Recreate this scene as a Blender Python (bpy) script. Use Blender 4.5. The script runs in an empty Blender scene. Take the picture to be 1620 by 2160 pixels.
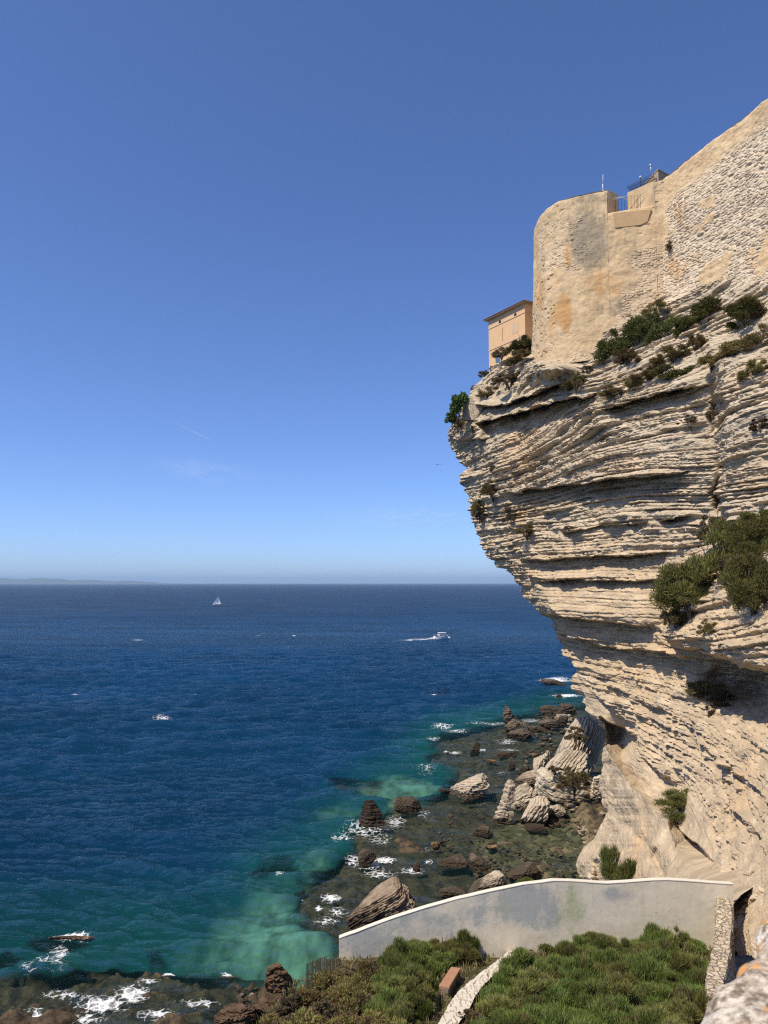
import bpy, math, random
import numpy as np
from mathutils import Vector, Matrix

rng = np.random.default_rng(7)
random.seed(7)
SC = bpy.context.scene
COL = SC.collection
R = math.radians

# ------------------------------------------------------------------ camera model (metres; sea level z = 0)
CAM_Z = 34.0
F = 1622.0            # focal length in photo pixels (1620 x 2160)
PITCH = math.atan(150.0 / F)
CP, SP = math.cos(PITCH), math.sin(PITCH)

def ray(px, py):
    """slope of the sight line through a photo pixel: x and z gained per metre of forward distance"""
    cx = (np.asarray(px, float) - 810.0) / F
    cy = (1080.0 - np.asarray(py, float)) / F
    zz = cy * CP + SP
    yy = CP - cy * SP
    return cx / yy, zz / yy

def at(px, py, Y):
    m, q = ray(px, py)
    return np.array([m * Y, Y, CAM_Z + q * Y]) if np.ndim(m) == 0 else np.stack([m * Y, np.broadcast_to(Y, np.shape(m)), CAM_Z + q * Y], -1)

def at_z(px, py, z=0.0):
    m, q = ray(px, py)
    Y = (z - CAM_Z) / q
    return np.array([m * Y, Y, z])

def project(P):
    """world points -> photo pixels (used to find which stretch of coast a vertex belongs to)"""
    x, y, z = P[..., 0], P[..., 1], P[..., 2] - CAM_Z
    f = y * CP + z * SP
    u = z * CP - y * SP
    f = np.maximum(f, 1e-3)
    return 810 + F * x / f, 1080 - F * u / f

# ------------------------------------------------------------------ numpy noise
def _hash(ix, iy, iz, seed):
    h = (ix.astype(np.int64) * 374761393 + iy.astype(np.int64) * 668265263 + iz.astype(np.int64) * 2147483647 + seed * 1274126177) & 0xFFFFFFFF
    h = ((h ^ (h >> 13)) * 1274126177) & 0xFFFFFFFF
    h = (h ^ (h >> 16)) & 0xFFFFFFFF
    h = (h * 2246822519) & 0xFFFFFFFF
    h = h ^ (h >> 15)
    return (h & 0xFFFFFF) / float(0xFFFFFF)

def hash1(k, seed=0):
    k = np.asarray(k)
    z = np.zeros_like(k)
    return _hash(k, z, z, seed)

def n2(x, y, seed=0):
    x, y = np.broadcast_arrays(np.asarray(x, float), np.asarray(y, float))
    ix, iy = np.floor(x), np.floor(y)
    fx, fy = x - ix, y - iy
    fx = fx * fx * fx * (fx * (fx * 6 - 15) + 10); fy = fy * fy * fy * (fy * (fy * 6 - 15) + 10)
    z = np.zeros_like(ix)
    a = _hash(ix, iy, z, seed); b = _hash(ix + 1, iy, z, seed)
    c = _hash(ix, iy + 1, z, seed); d = _hash(ix + 1, iy + 1, z, seed)
    return ((a + (b - a) * fx) * (1 - fy) + (c + (d - c) * fx) * fy) * 2 - 1

def n3(x, y, zz, seed=0):
    ix, iy, iz = np.floor(x), np.floor(y), np.floor(zz)
    fx, fy, fz = x - ix, y - iy, zz - iz
    fx = fx * fx * (3 - 2 * fx); fy = fy * fy * (3 - 2 * fy); fz = fz * fz * (3 - 2 * fz)
    out = 0
    for dz in (0, 1):
        a = _hash(ix, iy, iz + dz, seed); b = _hash(ix + 1, iy, iz + dz, seed)
        c = _hash(ix, iy + 1, iz + dz, seed); d = _hash(ix + 1, iy + 1, iz + dz, seed)
        v = (a + (b - a) * fx) * (1 - fy) + (c + (d - c) * fx) * fy
        out = out + v * (fz if dz else 1 - fz)
    return out * 2 - 1

def fbm2(x, y, octv=4, seed=0, gain=.5):
    s, a = 0, 1.0
    for o in range(octv):
        s = s + a * n2(x * 2 ** o, y * 2 ** o, seed + o * 13); a *= gain
    return s

def fbm3(x, y, z, octv=4, seed=0, gain=.5):
    s, a = 0, 1.0
    for o in range(octv):
        s = s + a * n3(x * 2 ** o, y * 2 ** o, z * 2 ** o, seed + o * 13); a *= gain
    return s

def sstep(a, b, x):
    t = np.clip((x - a) / (b - a), 0, 1)
    return t * t * (3 - 2 * t)

def worley2(x, y, seed=0):
    """distance to nearest and second nearest feature point, and the id of the nearest"""
    ix, iy = np.floor(x), np.floor(y)
    d1 = np.full(x.shape, 9.0); d2 = np.full(x.shape, 9.0); idn = np.zeros(x.shape)
    z = np.zeros_like(ix)
    for dx in (-1, 0, 1):
        for dy in (-1, 0, 1):
            cx, cy = ix + dx, iy + dy
            qx = cx + .12 + .76 * _hash(cx, cy, z, seed); qy = cy + .12 + .76 * _hash(cx, cy, z + 1, seed)
            d = np.hypot(x - qx, y - qy)
            idc = _hash(cx, cy, z + 2, seed)
            near = d < d1
            d2 = np.where(near, d1, np.minimum(d2, d))
            idn = np.where(near, idc, idn)
            d1 = np.where(near, d, d1)
    return d1, d2, idn

def poly_sd(px, py, pts):
    """signed distance to a closed polygon (negative inside)"""
    pts = np.asarray(pts, float)
    d = np.full(px.shape, 1e18); inside = np.zeros(px.shape, bool)
    n = len(pts)
    for i in range(n):
        ax, ay = pts[i]; bx, by = pts[(i + 1) % n]
        ex, ey = bx - ax, by - ay
        t = np.clip(((px - ax) * ex + (py - ay) * ey) / (ex * ex + ey * ey + 1e-9), 0, 1)
        d = np.minimum(d, (px - ax - t * ex) ** 2 + (py - ay - t * ey) ** 2)
        cond = ((ay > py) != (by > py)) & (px < (bx - ax) * (py - ay) / (by - ay + 1e-12) + ax)
        inside ^= cond
    d = np.sqrt(d)
    return np.where(inside, -d, d)

# ------------------------------------------------------------------ object helpers
def mesh_np(name, verts, faces, mat=None, parent=None, smooth=False, attrs=None):
    """one mesh object from arrays; faces may be one (n,k) array or a list of them"""
    me = bpy.data.meshes.new(name)
    verts = np.ascontiguousarray(verts, np.float32).reshape(-1, 3)
    if not isinstance(faces, (list, tuple)): faces = [faces]
    faces = [np.asarray(f, np.int32) for f in faces if len(f)]
    loops = np.concatenate([f.ravel() for f in faces])
    tot = np.concatenate([np.full(len(f), f.shape[1], np.int32) for f in faces])
    start = np.concatenate([[0], np.cumsum(tot)[:-1]]).astype(np.int32)
    me.vertices.add(len(verts)); me.vertices.foreach_set('co', verts.ravel())
    me.loops.add(len(loops)); me.loops.foreach_set('vertex_index', loops)
    me.polygons.add(len(tot)); me.polygons.foreach_set('loop_start', start); me.polygons.foreach_set('loop_total', tot)
    me.polygons.foreach_set('use_smooth', np.full(len(tot), smooth, bool))
    me.update(calc_edges=True); me.validate()
    for k, v in (attrs or {}).items():
        v = np.asarray(v, np.float32)
        if v.ndim == 1:
            a = me.attributes.new(k, 'FLOAT', 'POINT'); a.data.foreach_set('value', v)
        else:
            if v.shape[1] == 3: v = np.concatenate([v, np.ones((len(v), 1), np.float32)], 1)
            a = me.attributes.new(k, 'FLOAT_COLOR', 'POINT'); a.data.foreach_set('color', np.ascontiguousarray(v).ravel())
    ob = bpy.data.objects.new(name, me); COL.objects.link(ob)
    if mat is not None: me.materials.append(mat)
    if parent is not None: ob.parent = parent
    return ob

def grid_faces(nr, nc, off=0, flip=False):
    i = np.arange(nr - 1)[:, None] * nc + np.arange(nc - 1)[None, :] + off
    q = np.stack([i, i + 1, i + nc + 1, i + nc], -1).reshape(-1, 4)
    return q[:, ::-1] if flip else q

class MB:
    """collects simple solids, then links them as ONE mesh object"""
    def __init__(s): s.v = []; s.f = []; s.n = 0
    def add(s, verts, faces):
        o = s.n; s.v.extend([tuple(map(float, p)) for p in verts]); s.f.extend([tuple(i + o for i in f) for f in faces]); s.n += len(verts)
    def hexa(s, b, t):
        """solid between a bottom ring and a top ring of corresponding corners"""
        n = len(b)
        s.add(list(b) + list(t), [tuple(range(n))[::-1], tuple(range(n, 2 * n))] + [(i, (i + 1) % n, n + (i + 1) % n, n + i) for i in range(n)])
    def box(s, c, size, rz=0.0, tilt=None):
        hx, hy, hz = [k / 2 for k in size]
        m = Matrix.Rotation(rz, 3, 'Z')
        if tilt is not None: m = m @ tilt
        pts = [Vector(c) + m @ Vector((x, y, z)) for z in (-hz, hz) for x, y in ((-hx, -hy), (hx, -hy), (hx, hy), (-hx, hy))]
        s.hexa(pts[:4], pts[4:])
    def tube(s, pts, rad, n=8, caps=True):
        pts = [Vector(p) for p in pts]
        rads = rad if isinstance(rad, (list, tuple)) else [rad] * len(pts)
        rings = []
        for i, p in enumerate(pts):
            d = (pts[min(i + 1, len(pts) - 1)] - pts[max(i - 1, 0)]).normalized()
            a = d.orthogonal().normalized() if i == 0 else (a - d * a.dot(d)).normalized()
            b = d.cross(a)
            rings.append([p + (a * math.cos(2 * math.pi * k / n) + b * math.sin(2 * math.pi * k / n)) * rads[i] for k in range(n)])
        fs = []
        for i in range(len(rings) - 1):
            fs += [(i * n + k, i * n + (k + 1) % n, (i + 1) * n + (k + 1) % n, (i + 1) * n + k) for k in range(n)]
        if caps: fs += [tuple(range(n))[::-1], tuple((len(rings) - 1) * n + k for k in range(n))]
        s.add([p for r in rings for p in r], fs)
    def build(s, name, mat=None, parent=None, smooth=False, bevel=0.0):
        me = bpy.data.meshes.new(name); me.from_pydata(s.v, [], s.f); me.update()
        if mat is not None: me.materials.append(mat)
        if smooth: me.polygons.foreach_set('use_smooth', np.full(len(me.polygons), True, bool))
        ob = bpy.data.objects.new(name, me); COL.objects.link(ob)
        if parent is not None: ob.parent = parent
        if bevel > 0:
            md = ob.modifiers.new('edge', 'BEVEL'); md.width = bevel; md.segments = 2; md.limit_method = 'ANGLE'
        return ob

def tag(o, label=None, cat=None, group=None, kind=None):
    if label: o['label'] = label
    if cat: o['category'] = cat
    if group: o['group'] = group
    if kind: o['kind'] = kind
    return o

def empty(name, loc=(0, 0, 0), rz=0.0):
    o = bpy.data.objects.new(name, None); COL.objects.link(o)
    o.location = loc; o.rotation_euler = (0, 0, rz); o.empty_display_size = .2
    return o

# ------------------------------------------------------------------ material helpers
class NT:
    def __init__(s, name):
        s.m = bpy.data.materials.new(name); s.m.use_nodes = True
        s.t = s.m.node_tree; s.t.nodes.clear()
        s.out = s.t.nodes.new('ShaderNodeOutputMaterial')
    def n(s, typ, **kw):
        nd = s.t.nodes.new(typ)
        for k, v in kw.items():
            if k.startswith('i_'):
                key = k[2:]
                key = int(key) if key.isdigit() else key.replace('_', ' ')
                s.put(nd, key, v)
            else: setattr(nd, k, v)
        return nd
    def put(s, nd, key, v):
        if isinstance(v, bpy.types.NodeSocket): s.t.links.new(v, nd.inputs[key])
        else: nd.inputs[key].default_value = v
    def link(s, a, b): s.t.links.new(a, b)
    def coord(s, scale=(1, 1, 1), loc=(0, 0, 0), rot=(0, 0, 0), kind='Object'):
        tc = s.n('ShaderNodeTexCoord')
        mp = s.n('ShaderNodeMapping'); s.link(tc.outputs[kind], mp.inputs['Vector'])
        mp.inputs['Scale'].default_value = scale; mp.inputs['Location'].default_value = loc; mp.inputs['Rotation'].default_value = rot
        return mp.outputs[0]
    def noise(s, vec, scale=1, detail=4, rough=.55, dist=0):
        nd = s.n('ShaderNodeTexNoise', i_Vector=vec, i_Scale=scale, i_Detail=detail, i_Roughness=rough, i_Distortion=dist)
        return nd.outputs[0]
    def ramp(s, fac, stops, interp='LINEAR'):
        nd = s.n('ShaderNodeValToRGB'); s.put(nd, 0, fac)
        cr = nd.color_ramp; cr.interpolation = interp
        while len(cr.elements) < len(stops): cr.elements.new(.5)
        for e, (p, c) in zip(cr.elements, stops):
            e.position = p; e.color = (c, c, c, 1) if isinstance(c, (int, float)) else (*c, 1)
        return nd.outputs[0]
    def mix(s, fac, a, b, mode='MIX'):
        nd = s.n('ShaderNodeMix', data_type='RGBA', blend_type=mode)
        s.put(nd, 0, fac)
        for k, v in ((6, a), (7, b)):
            s.put(nd, k, v if isinstance(v, bpy.types.NodeSocket) else (*v, 1))
        return nd.outputs[2]
    def math(s, op, a, b=0.0, clamp=False):
        nd = s.n('ShaderNodeMath', operation=op, use_clamp=clamp); s.put(nd, 0, a); s.put(nd, 1, b)
        return nd.outputs[0]
    def attr(s, name, what='Fac'):
        nd = s.n('ShaderNodeAttribute', attribute_name=name, attribute_type='GEOMETRY')
        return nd.outputs[what]
    def bump(s, h, strength=.5, dist=.1, normal=None):
        nd = s.n('ShaderNodeBump', i_Strength=strength, i_Distance=dist); s.put(nd, 'Height', h)
        if normal is not None: s.put(nd, 'Normal', normal)
        return nd.outputs[0]
    def bsdf(s, col, rough=.9, spec=.2, normal=None, metal=0.0):
        nd = s.n('ShaderNodeBsdfPrincipled')
        s.put(nd, 'Base Color', col if isinstance(col, bpy.types.NodeSocket) else (*col, 1))
        s.put(nd, 'Roughness', rough); s.put(nd, 'Specular IOR Level', spec); s.put(nd, 'Metallic', metal)
        if normal is not None: s.put(nd, 'Normal', normal)
        return nd.outputs[0]
    def done(s, sh): s.link(sh, s.out.inputs[0]); return s.m

def simple(name, col, rough=.8, var=.25, scale=3.0, spec=.25, bump=.15, bdist=.02, metal=0.0):
    t = NT(name); v = t.coord()
    nz = t.noise(v, scale, 5, .6)
    dark = tuple(c * (1 - var) for c in col); lite = tuple(min(1, c * (1 + var)) for c in col)
    c = t.mix(nz, dark, lite)
    return t.done(t.bsdf(c, rough, spec, t.bump(t.noise(v, scale * 6, 4), bump, bdist), metal))
# ------------------------------------------------------------------ cliff
# The face is a plane running away from the lookout; "off" is how far the rock stands out of that plane towards the sea.
NRM = np.array([-.936, -.352, 0.0]); ALONG = np.array([.352, -.936, 0.0]); DPL = 54.45

def on_face(px, py, off):
    m, q = ray(px, py)
    Y = (DPL - off) / (.936 * m + .352)
    return np.stack([m * Y, Y, CAM_Z + q * Y], -1)

SIL = np.array([[560, 1040], [740, 1036], [780, 1033], [802, 1009], [822, 994], [845, 984], [884, 962], [906, 948], [930, 946], [965, 968], [985, 984], [1005, 968],
                [1030, 978], [1056, 989], [1113, 997], [1134, 1012], [1173, 1030], [1197, 1049], [1201, 1068], [1229, 1086], [1251, 1097], [1281, 1127],
                [1294, 1132], [1305, 1160], [1329, 1175], [1346, 1175], [1372, 1191], [1394, 1204], [1411, 1217], [1424, 1212], [1440, 1208], [1458, 1209],
                [1473, 1221], [1489, 1228], [1502, 1241], [1521, 1268], [1530, 1275], [1600, 1279], [2100, 1290]], float)
TOPL = np.array([[900, 772], [1037, 772], [1120, 738], [1140, 728], [1270, 690], [1400, 625], [1530, 585], [1620, 560], [1900, 500]], float)

PXS = np.array([940, 1100, 1250, 1400, 1500, 1620, 1860], float)
PYS = np.array([560, 700, 770, 800, 900, 1000, 1100, 1200, 1300, 1400, 1500, 1600, 1700, 1800, 1900, 2000], float)
OFFS = np.array([
    [-7, -6, -6.5, -9.5, -10.5, -10, -9],
    [-7, -6, -4.0, -7.5, -6.5, -5, -4],
    [-7, -5, -2.0, -3.5, -3.0, -2, 0],
    [-5, -1, -.8, -2, -2, -1, 1],
    [-1.5, .4, 0, 0, -1, 1.5, 4],
    [-1, .4, .4, .5, 0, 2.5, 6],
    [-1, 0, 0, 0, 0, 3.5, 8],
    [-1, 0, 0, 0, .5, 4.5, 10],
    [0, .8, .5, 1, 2, 6, 12],
    [-3, -2.5, -1.5, 0, 3, 8, 14],
    [-4, -3.5, -2, 1, 5, 11, 17],
    [-4, -3, -1.2, 3, 8, 14.5, 21],
    [-4, -2, 0, 5, 11.5, 18, 25],
    [-4, -1, 1, 8, 16, 22.5, 29],
    [-4, 0, 3, 12, 22, 28, 34],
    [-4, 2, 6, 16, 27, 33, 38]], float)
_lx = np.arange(900, 1901, 10.0); _ly = np.arange(500, 2101, 10.0)
def _lattice():
    rows = np.array([np.interp(_lx, PXS, r) for r in OFFS])
    g = np.array([np.interp(_ly, PYS, rows[:, j]) for j in range(len(_lx))]).T
    for _ in range(3):
        for ax in (0, 1):
            p = np.pad(g, [(3, 3) if k == ax else (0, 0) for k in (0, 1)], mode='edge')
            g = sum(np.take(p, range(i, i + g.shape[ax]), axis=ax) for i in range(7)) / 7
    return g
OFFG = _lattice()
def base_off(px, py):
    x = np.clip((px - 900) / 10, 0, len(_lx) - 1.001); y = np.clip((py - 500) / 10, 0, len(_ly) - 1.001)
    i, j = x.astype(int), y.astype(int); fx, fy = x - i, y - j
    return (OFFG[j, i] * (1 - fx) + OFFG[j, i + 1] * fx) * (1 - fy) + (OFFG[j + 1, i] * (1 - fx) + OFFG[j + 1, i + 1] * fx) * fy

# rock ledges: lip polyline, how far the lip juts, how deep the hollow under it goes, extent above and below
LEDGES = [
    ([(985, 846), (1026, 857), (1062, 855), (1100, 836), (1145, 818), (1235, 798)], 1.5, 3.6, 22, 22),
    ([(1008, 890), (1040, 884), (1085, 872), (1140, 852), (1205, 840), (1265, 828)], 1.5, 4.4, 16, 46),
    ([(950, 930), (985, 925), (1030, 925)], .5, 1.2, 15, 25),
    ([(1055, 1041), (1100, 1036), (1136, 1030), (1200, 1022), (1310, 1008), (1480, 990)], 1.1, 3.0, 26, 28),
    ([(1270, 868), (1320, 850), (1395, 829), (1510, 806)], 1.0, 2.9, 26, 26),
    ([(1175, 1121), (1275, 1108), (1360, 1100), (1490, 1080)], .7, 2.2, 18, 18),
    ([(1085, 1183), (1130, 1181), (1220, 1174), (1330, 1170), (1450, 1162)], 1.0, 2.8, 20, 20),
    ([(1110, 1223), (1200, 1222), (1290, 1226), (1440, 1222)], .8, 2.0, 12, 14),
    ([(1120, 1290), (1150, 1298), (1196, 1304), (1255, 1311), (1310, 1317), (1400, 1322)], 1.5, 3.2, 36, 30),
    ([(1172, 1336), (1205, 1344), (1240, 1352), (1285, 1366), (1340, 1370), (1395, 1375), (1540, 1400)], .8, 2.8, 12, 42),
    ([(1212, 1412), (1245, 1448), (1270, 1478), (1325, 1532), (1337, 1572), (1400, 1640), (1480, 1662)], .6, 1.6, 14, 26),
    ([(1270, 1440), (1330, 1465), (1400, 1500), (1460, 1540), (1530, 1590)], .4, .9, 18, 20),
    ([(1330, 1490), (1390, 1535), (1440, 1560), (1490, 1580)], .4, 1.0, 14, 14),
    ([(1480, 1570), (1530, 1612), (1580, 1640), (1640, 1690)], .5, 1.3, 16, 22),
    ([(1510, 1640), (1560, 1670), (1600, 1700), (1650, 1740)], .5, 1.2, 16, 20),
    ([(1540, 1700), (1575, 1740), (1620, 1790)], .5, 1.2, 16, 20),
    ([(1140, 752), (1190, 738), (1270, 718)], .4, 1.0, 12, 18),
    ([(1352, 1672), (1376, 1688), (1402, 1712), (1442, 1752), (1486, 1800), (1512, 1830)], 1.6, 5.0, 16, 30),
    ([(1266, 1512), (1300, 1530), (1336, 1552), (1350, 1580)], .8, 4.0, 10, 34),
]
BUMPS = [  # px, py, rx, ry, metres
    (1304, 1560, 24, 34, -4.6), (1332, 1604, 26, 20, 1.0),
    (1600, 1455, 80, 46, -11), (1530, 1418, 40, 22, -3.0),
    (1150, 773, 50, 24, 5.4), (1060, 790, 60, 24, .8), (1330, 900, 60, 20, .4),
    (1500, 860, 9, 60, -1.4), (1520, 980, 10, 60, -1.2), (1512, 1060, 14, 30, -.8),
    (1290, 1035, 110, 13, -1.0), (1415, 1660, 30, 20, -1.4), (1545, 1870, 14, 60, -1.0),
    (1570, 1660, 14, 50, -1.2),
]
CRACK = np.array([[700, 1478], [790, 1500], [870, 1522], [930, 1506], [985, 1515], [1040, 1502], [1100, 1530], [1160, 1560]], float)
CORNER = np.array([[850, 985], [920, 1000], [985, 1062], [1048, 1068], [1110, 1090], [1170, 1104], [1230, 1130], [1262, 1150], [1300, 1180], [1345, 1215], [1400, 1250]], float)

def feature_off(px, py):
    d = np.zeros(px.shape)
    jx = px + 6 * n2(px / 40, py / 25, 61); jy = py + 3.5 * n2(px / 28, py / 40, 62) + 1.6 * n2(px / 9, py / 14, 63)
    for pts, A, B, up, dn in LEDGES:
        p = np.array(pts, float)
        e = np.interp(jx, p[:, 0], p[:, 1])
        L = p[-1, 0] - p[0, 0]
        fade = sstep(p[0, 0] - 4, p[0, 0] + .12 * L, px) * (1 - sstep(p[-1, 0] - .25 * L, p[-1, 0], px))
        v = (jy - e)
        k = sstep(-1.5, 4.0, v)
        fade = fade * np.clip(.62 + .75 * n2(px / 46 + p[0, 1], p[0, 0] + py / 300, 66), .75 if B >= 2.8 else .08, 1.2)
        d += fade * (A * np.exp(np.minimum(v, 0) / up) * (1 - k) - B * np.exp(-np.maximum(v, 0) / dn) * k)
    for cx, cy, rx, ry, a in BUMPS:
        d += a * np.exp(-((jx - cx) / rx) ** 2 - ((jy - cy) / ry) ** 2)
    c = np.interp(py, CRACK[:, 0], CRACK[:, 1]) + 5 * n2(py / 22, px * 0, 64)
    w = sstep(690, 760, py) * (1 - sstep(1100, 1160, py))
    d += w * (1.7 * sstep(-6, 16, px - c) - (.9 * np.clip(.5 + .9 * n2(py / 34, px * 0, 67), 0, 1.2)) * np.exp(-((px - c) / 8) ** 2)) * (1 - .7 * sstep(40, 150, px - c))
    c = np.interp(py, CORNER[:, 0], CORNER[:, 1]) + 5 * n2(py / 18, px * 0, 65)
    s = np.interp(py, SIL[:, 0], SIL[:, 1])
    w = sstep(850, 960, py) * (1 - sstep(1360, 1410, py))
    d -= w * 3.6 * np.clip((c - px) / np.maximum(c - s, 12), 0, 1.3) ** 1.2
    return d

def strata(P, px, py, amp, tilt):
    a = P[..., 0] * ALONG[0] + P[..., 1] * ALONG[1]
    z = P[..., 2]
    zw = z - tilt * a + .55 * n2(a / 34, z / 26, 3) + .20 * n2(a / 9, z / 7, 4) + .07 * n2(a / 2.1, z / 2.0, 5)
    d = np.zeros(z.shape)
    for i, (th, am, ln, gap) in enumerate([(3.4, 1.0, 22, .14), (1.45, .82, 10, .20), (.74, .60, 5.0, .28), (.37, .34, 2.2, .32)]):
        t = zw / th + .22 * n2(a / ln * .5, z / th * .25, 20 + i) + .10 * n2(a / ln * 2.4, z / th * .7, 30 + i)
        k = np.floor(t); fr = t - k
        h = hash1(k.astype(np.int64) + 50, 7 + i)
        m = sstep(-.7, .35, n2(a / ln + h * 91, k * 7.31, 40 + i))
        m2 = .72 + .42 * n2(a / (ln * .16) + h * 17, k * 3.1, 45 + i)
        prof = sstep(gap * .35, gap, fr) * (1 - .55 * sstep(.45, 1.0, fr))
        if i >= 2: am = am * (.30 + 1.0 * sstep(-.45, .4, n2(a / 26, zw / 2.3, 77 + i)))
        if i == 1: am = am * (.45 + .8 * sstep(-.5, .4, n2(a / 42, zw / 5.5, 79)))
        if i < 2: am = am * (1 - .5 * sstep(1340, 1430, py))
        d += am * (prof * (.35 + .65 * h) * (.25 + .75 * m) * m2 - .3)
    d += .24 * fbm2(a / 1.7, z / .8, 5, 8, .6) + .05 * n2(a * 2.2, z * 4.0, 12)
    crack = np.abs(n2(a / 3.4 + .6 * n2(a / 2, z / 2, 14), z / 7.5, 15))
    d -= .35 * (1 - sstep(0, .07, crack)) * sstep(0, .45, n2(a / 9, z / 6, 16))
    return d * amp

SMOOTHP = [(1217, 1416), (1270, 1488), (1322, 1540), (1337, 1588), (1398, 1655), (1470, 1690), (1505, 1790), (1500, 1900), (1240, 1900), (1240, 1490)]
BAND = [(1110, 1232), (1290, 1236), (1420, 1232), (1400, 1312), (1250, 1304), (1140, 1288)]

def face_patch(nr=900, ns=600, nw=34):
    PR = 2300.0
    v = np.linspace(0, 1, nr)[:, None]; s = np.interp(np.linspace(0, 1, ns), [0, .80, 1], [0, .50, 1])[None, :]
    px = np.broadcast_to(1000 + s * (PR - 1000), (nr, ns)).copy()
    for _ in range(6):
        top = np.interp(px, TOPL[:, 0], TOPL[:, 1]); bot = np.interp(px, [1200, 1500, 1860], [1960, 2010, 2060])
        py = top + (bot - top) * v
        px = np.interp(py, SIL[:, 0], SIL[:, 1]) + s * (PR - np.interp(py, SIL[:, 0], SIL[:, 1]))
    off = base_off(px, py) + feature_off(px, py)
    P = on_face(px, py, off)
    jag = 1 + 0 * px
    sm = 1 - .72 * (1 - sstep(-2, 10, poly_sd(px, py, SMOOTHP))) - .62 * (1 - sstep(-4, 8, poly_sd(px, py, BAND)))
    amp = sm * (.88 + .12 * sstep(1000, 1150, py))
    tilt = .16 * sstep(1130, 900, py) * 1.0 + .04 * n2(px / 260, py / 130, 71) * sstep(1180, 1000, py)
    # wrap: the prow rolls away behind the outline
    w = (np.linspace(1, 0, nw + 1)[:-1] ** 1.6)[None, :, None]
    S0 = P[:, :1]; m0 = (S0[..., 0] / S0[..., 1])[..., None]
    dirb = np.concatenate([m0 + .10 + .55 * w[..., 0:1], np.ones_like(m0 + w), 0 * (m0 + w)], -1)
    dirb /= np.linalg.norm(dirb, axis=-1, keepdims=True)
    Wp = S0 + dirb * (38 * w)
    px = np.concatenate([np.repeat(px[:, :1], nw, 1), px], 1); py = np.concatenate([np.repeat(py[:, :1], nw, 1), py], 1)
    amp = np.concatenate([np.repeat(amp[:, :1], nw, 1), amp], 1); tilt = np.concatenate([np.repeat(tilt[:, :1], nw, 1), tilt], 1)
    P = np.concatenate([Wp, P], 1)
    # the outward direction turns from the face to the prow
    ss = np.concatenate([-w[0, :, 0], s[0]])
    ang0 = math.atan2(NRM[1], NRM[0]); ang1 = math.radians(172); ang2 = math.radians(140)
    ang = np.interp(ss, [-1, 0, .08, 1], [ang2, ang1, ang0 + 2 * math.pi, ang0 + 2 * math.pi])
    N = np.stack([np.cos(ang), np.sin(ang), np.full_like(ang, .0)], -1)[None]
    d = strata(P, px, py, amp, tilt)
    P = P + N * d[..., None]
    # plateau behind the top edge
    back = []
    for k in (30, 14, 5, 1.2):
        b = P[:1].copy(); b -= NRM * k; b[..., 2] = P[0, :, 2] * .0 + np.minimum(P[0, :, 2], P[0, :, 2]) + .02 * k; back.append(b)
    Pall = np.concatenate(back + [P], 0); pya = np.concatenate([py[:1]] * 4 + [py], 0); pxa = np.concatenate([px[:1]] * 4 + [px], 0)
    sma = np.concatenate([amp[:1]] * 4 + [amp], 0)
    return Pall, pxa, pya, sma

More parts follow.
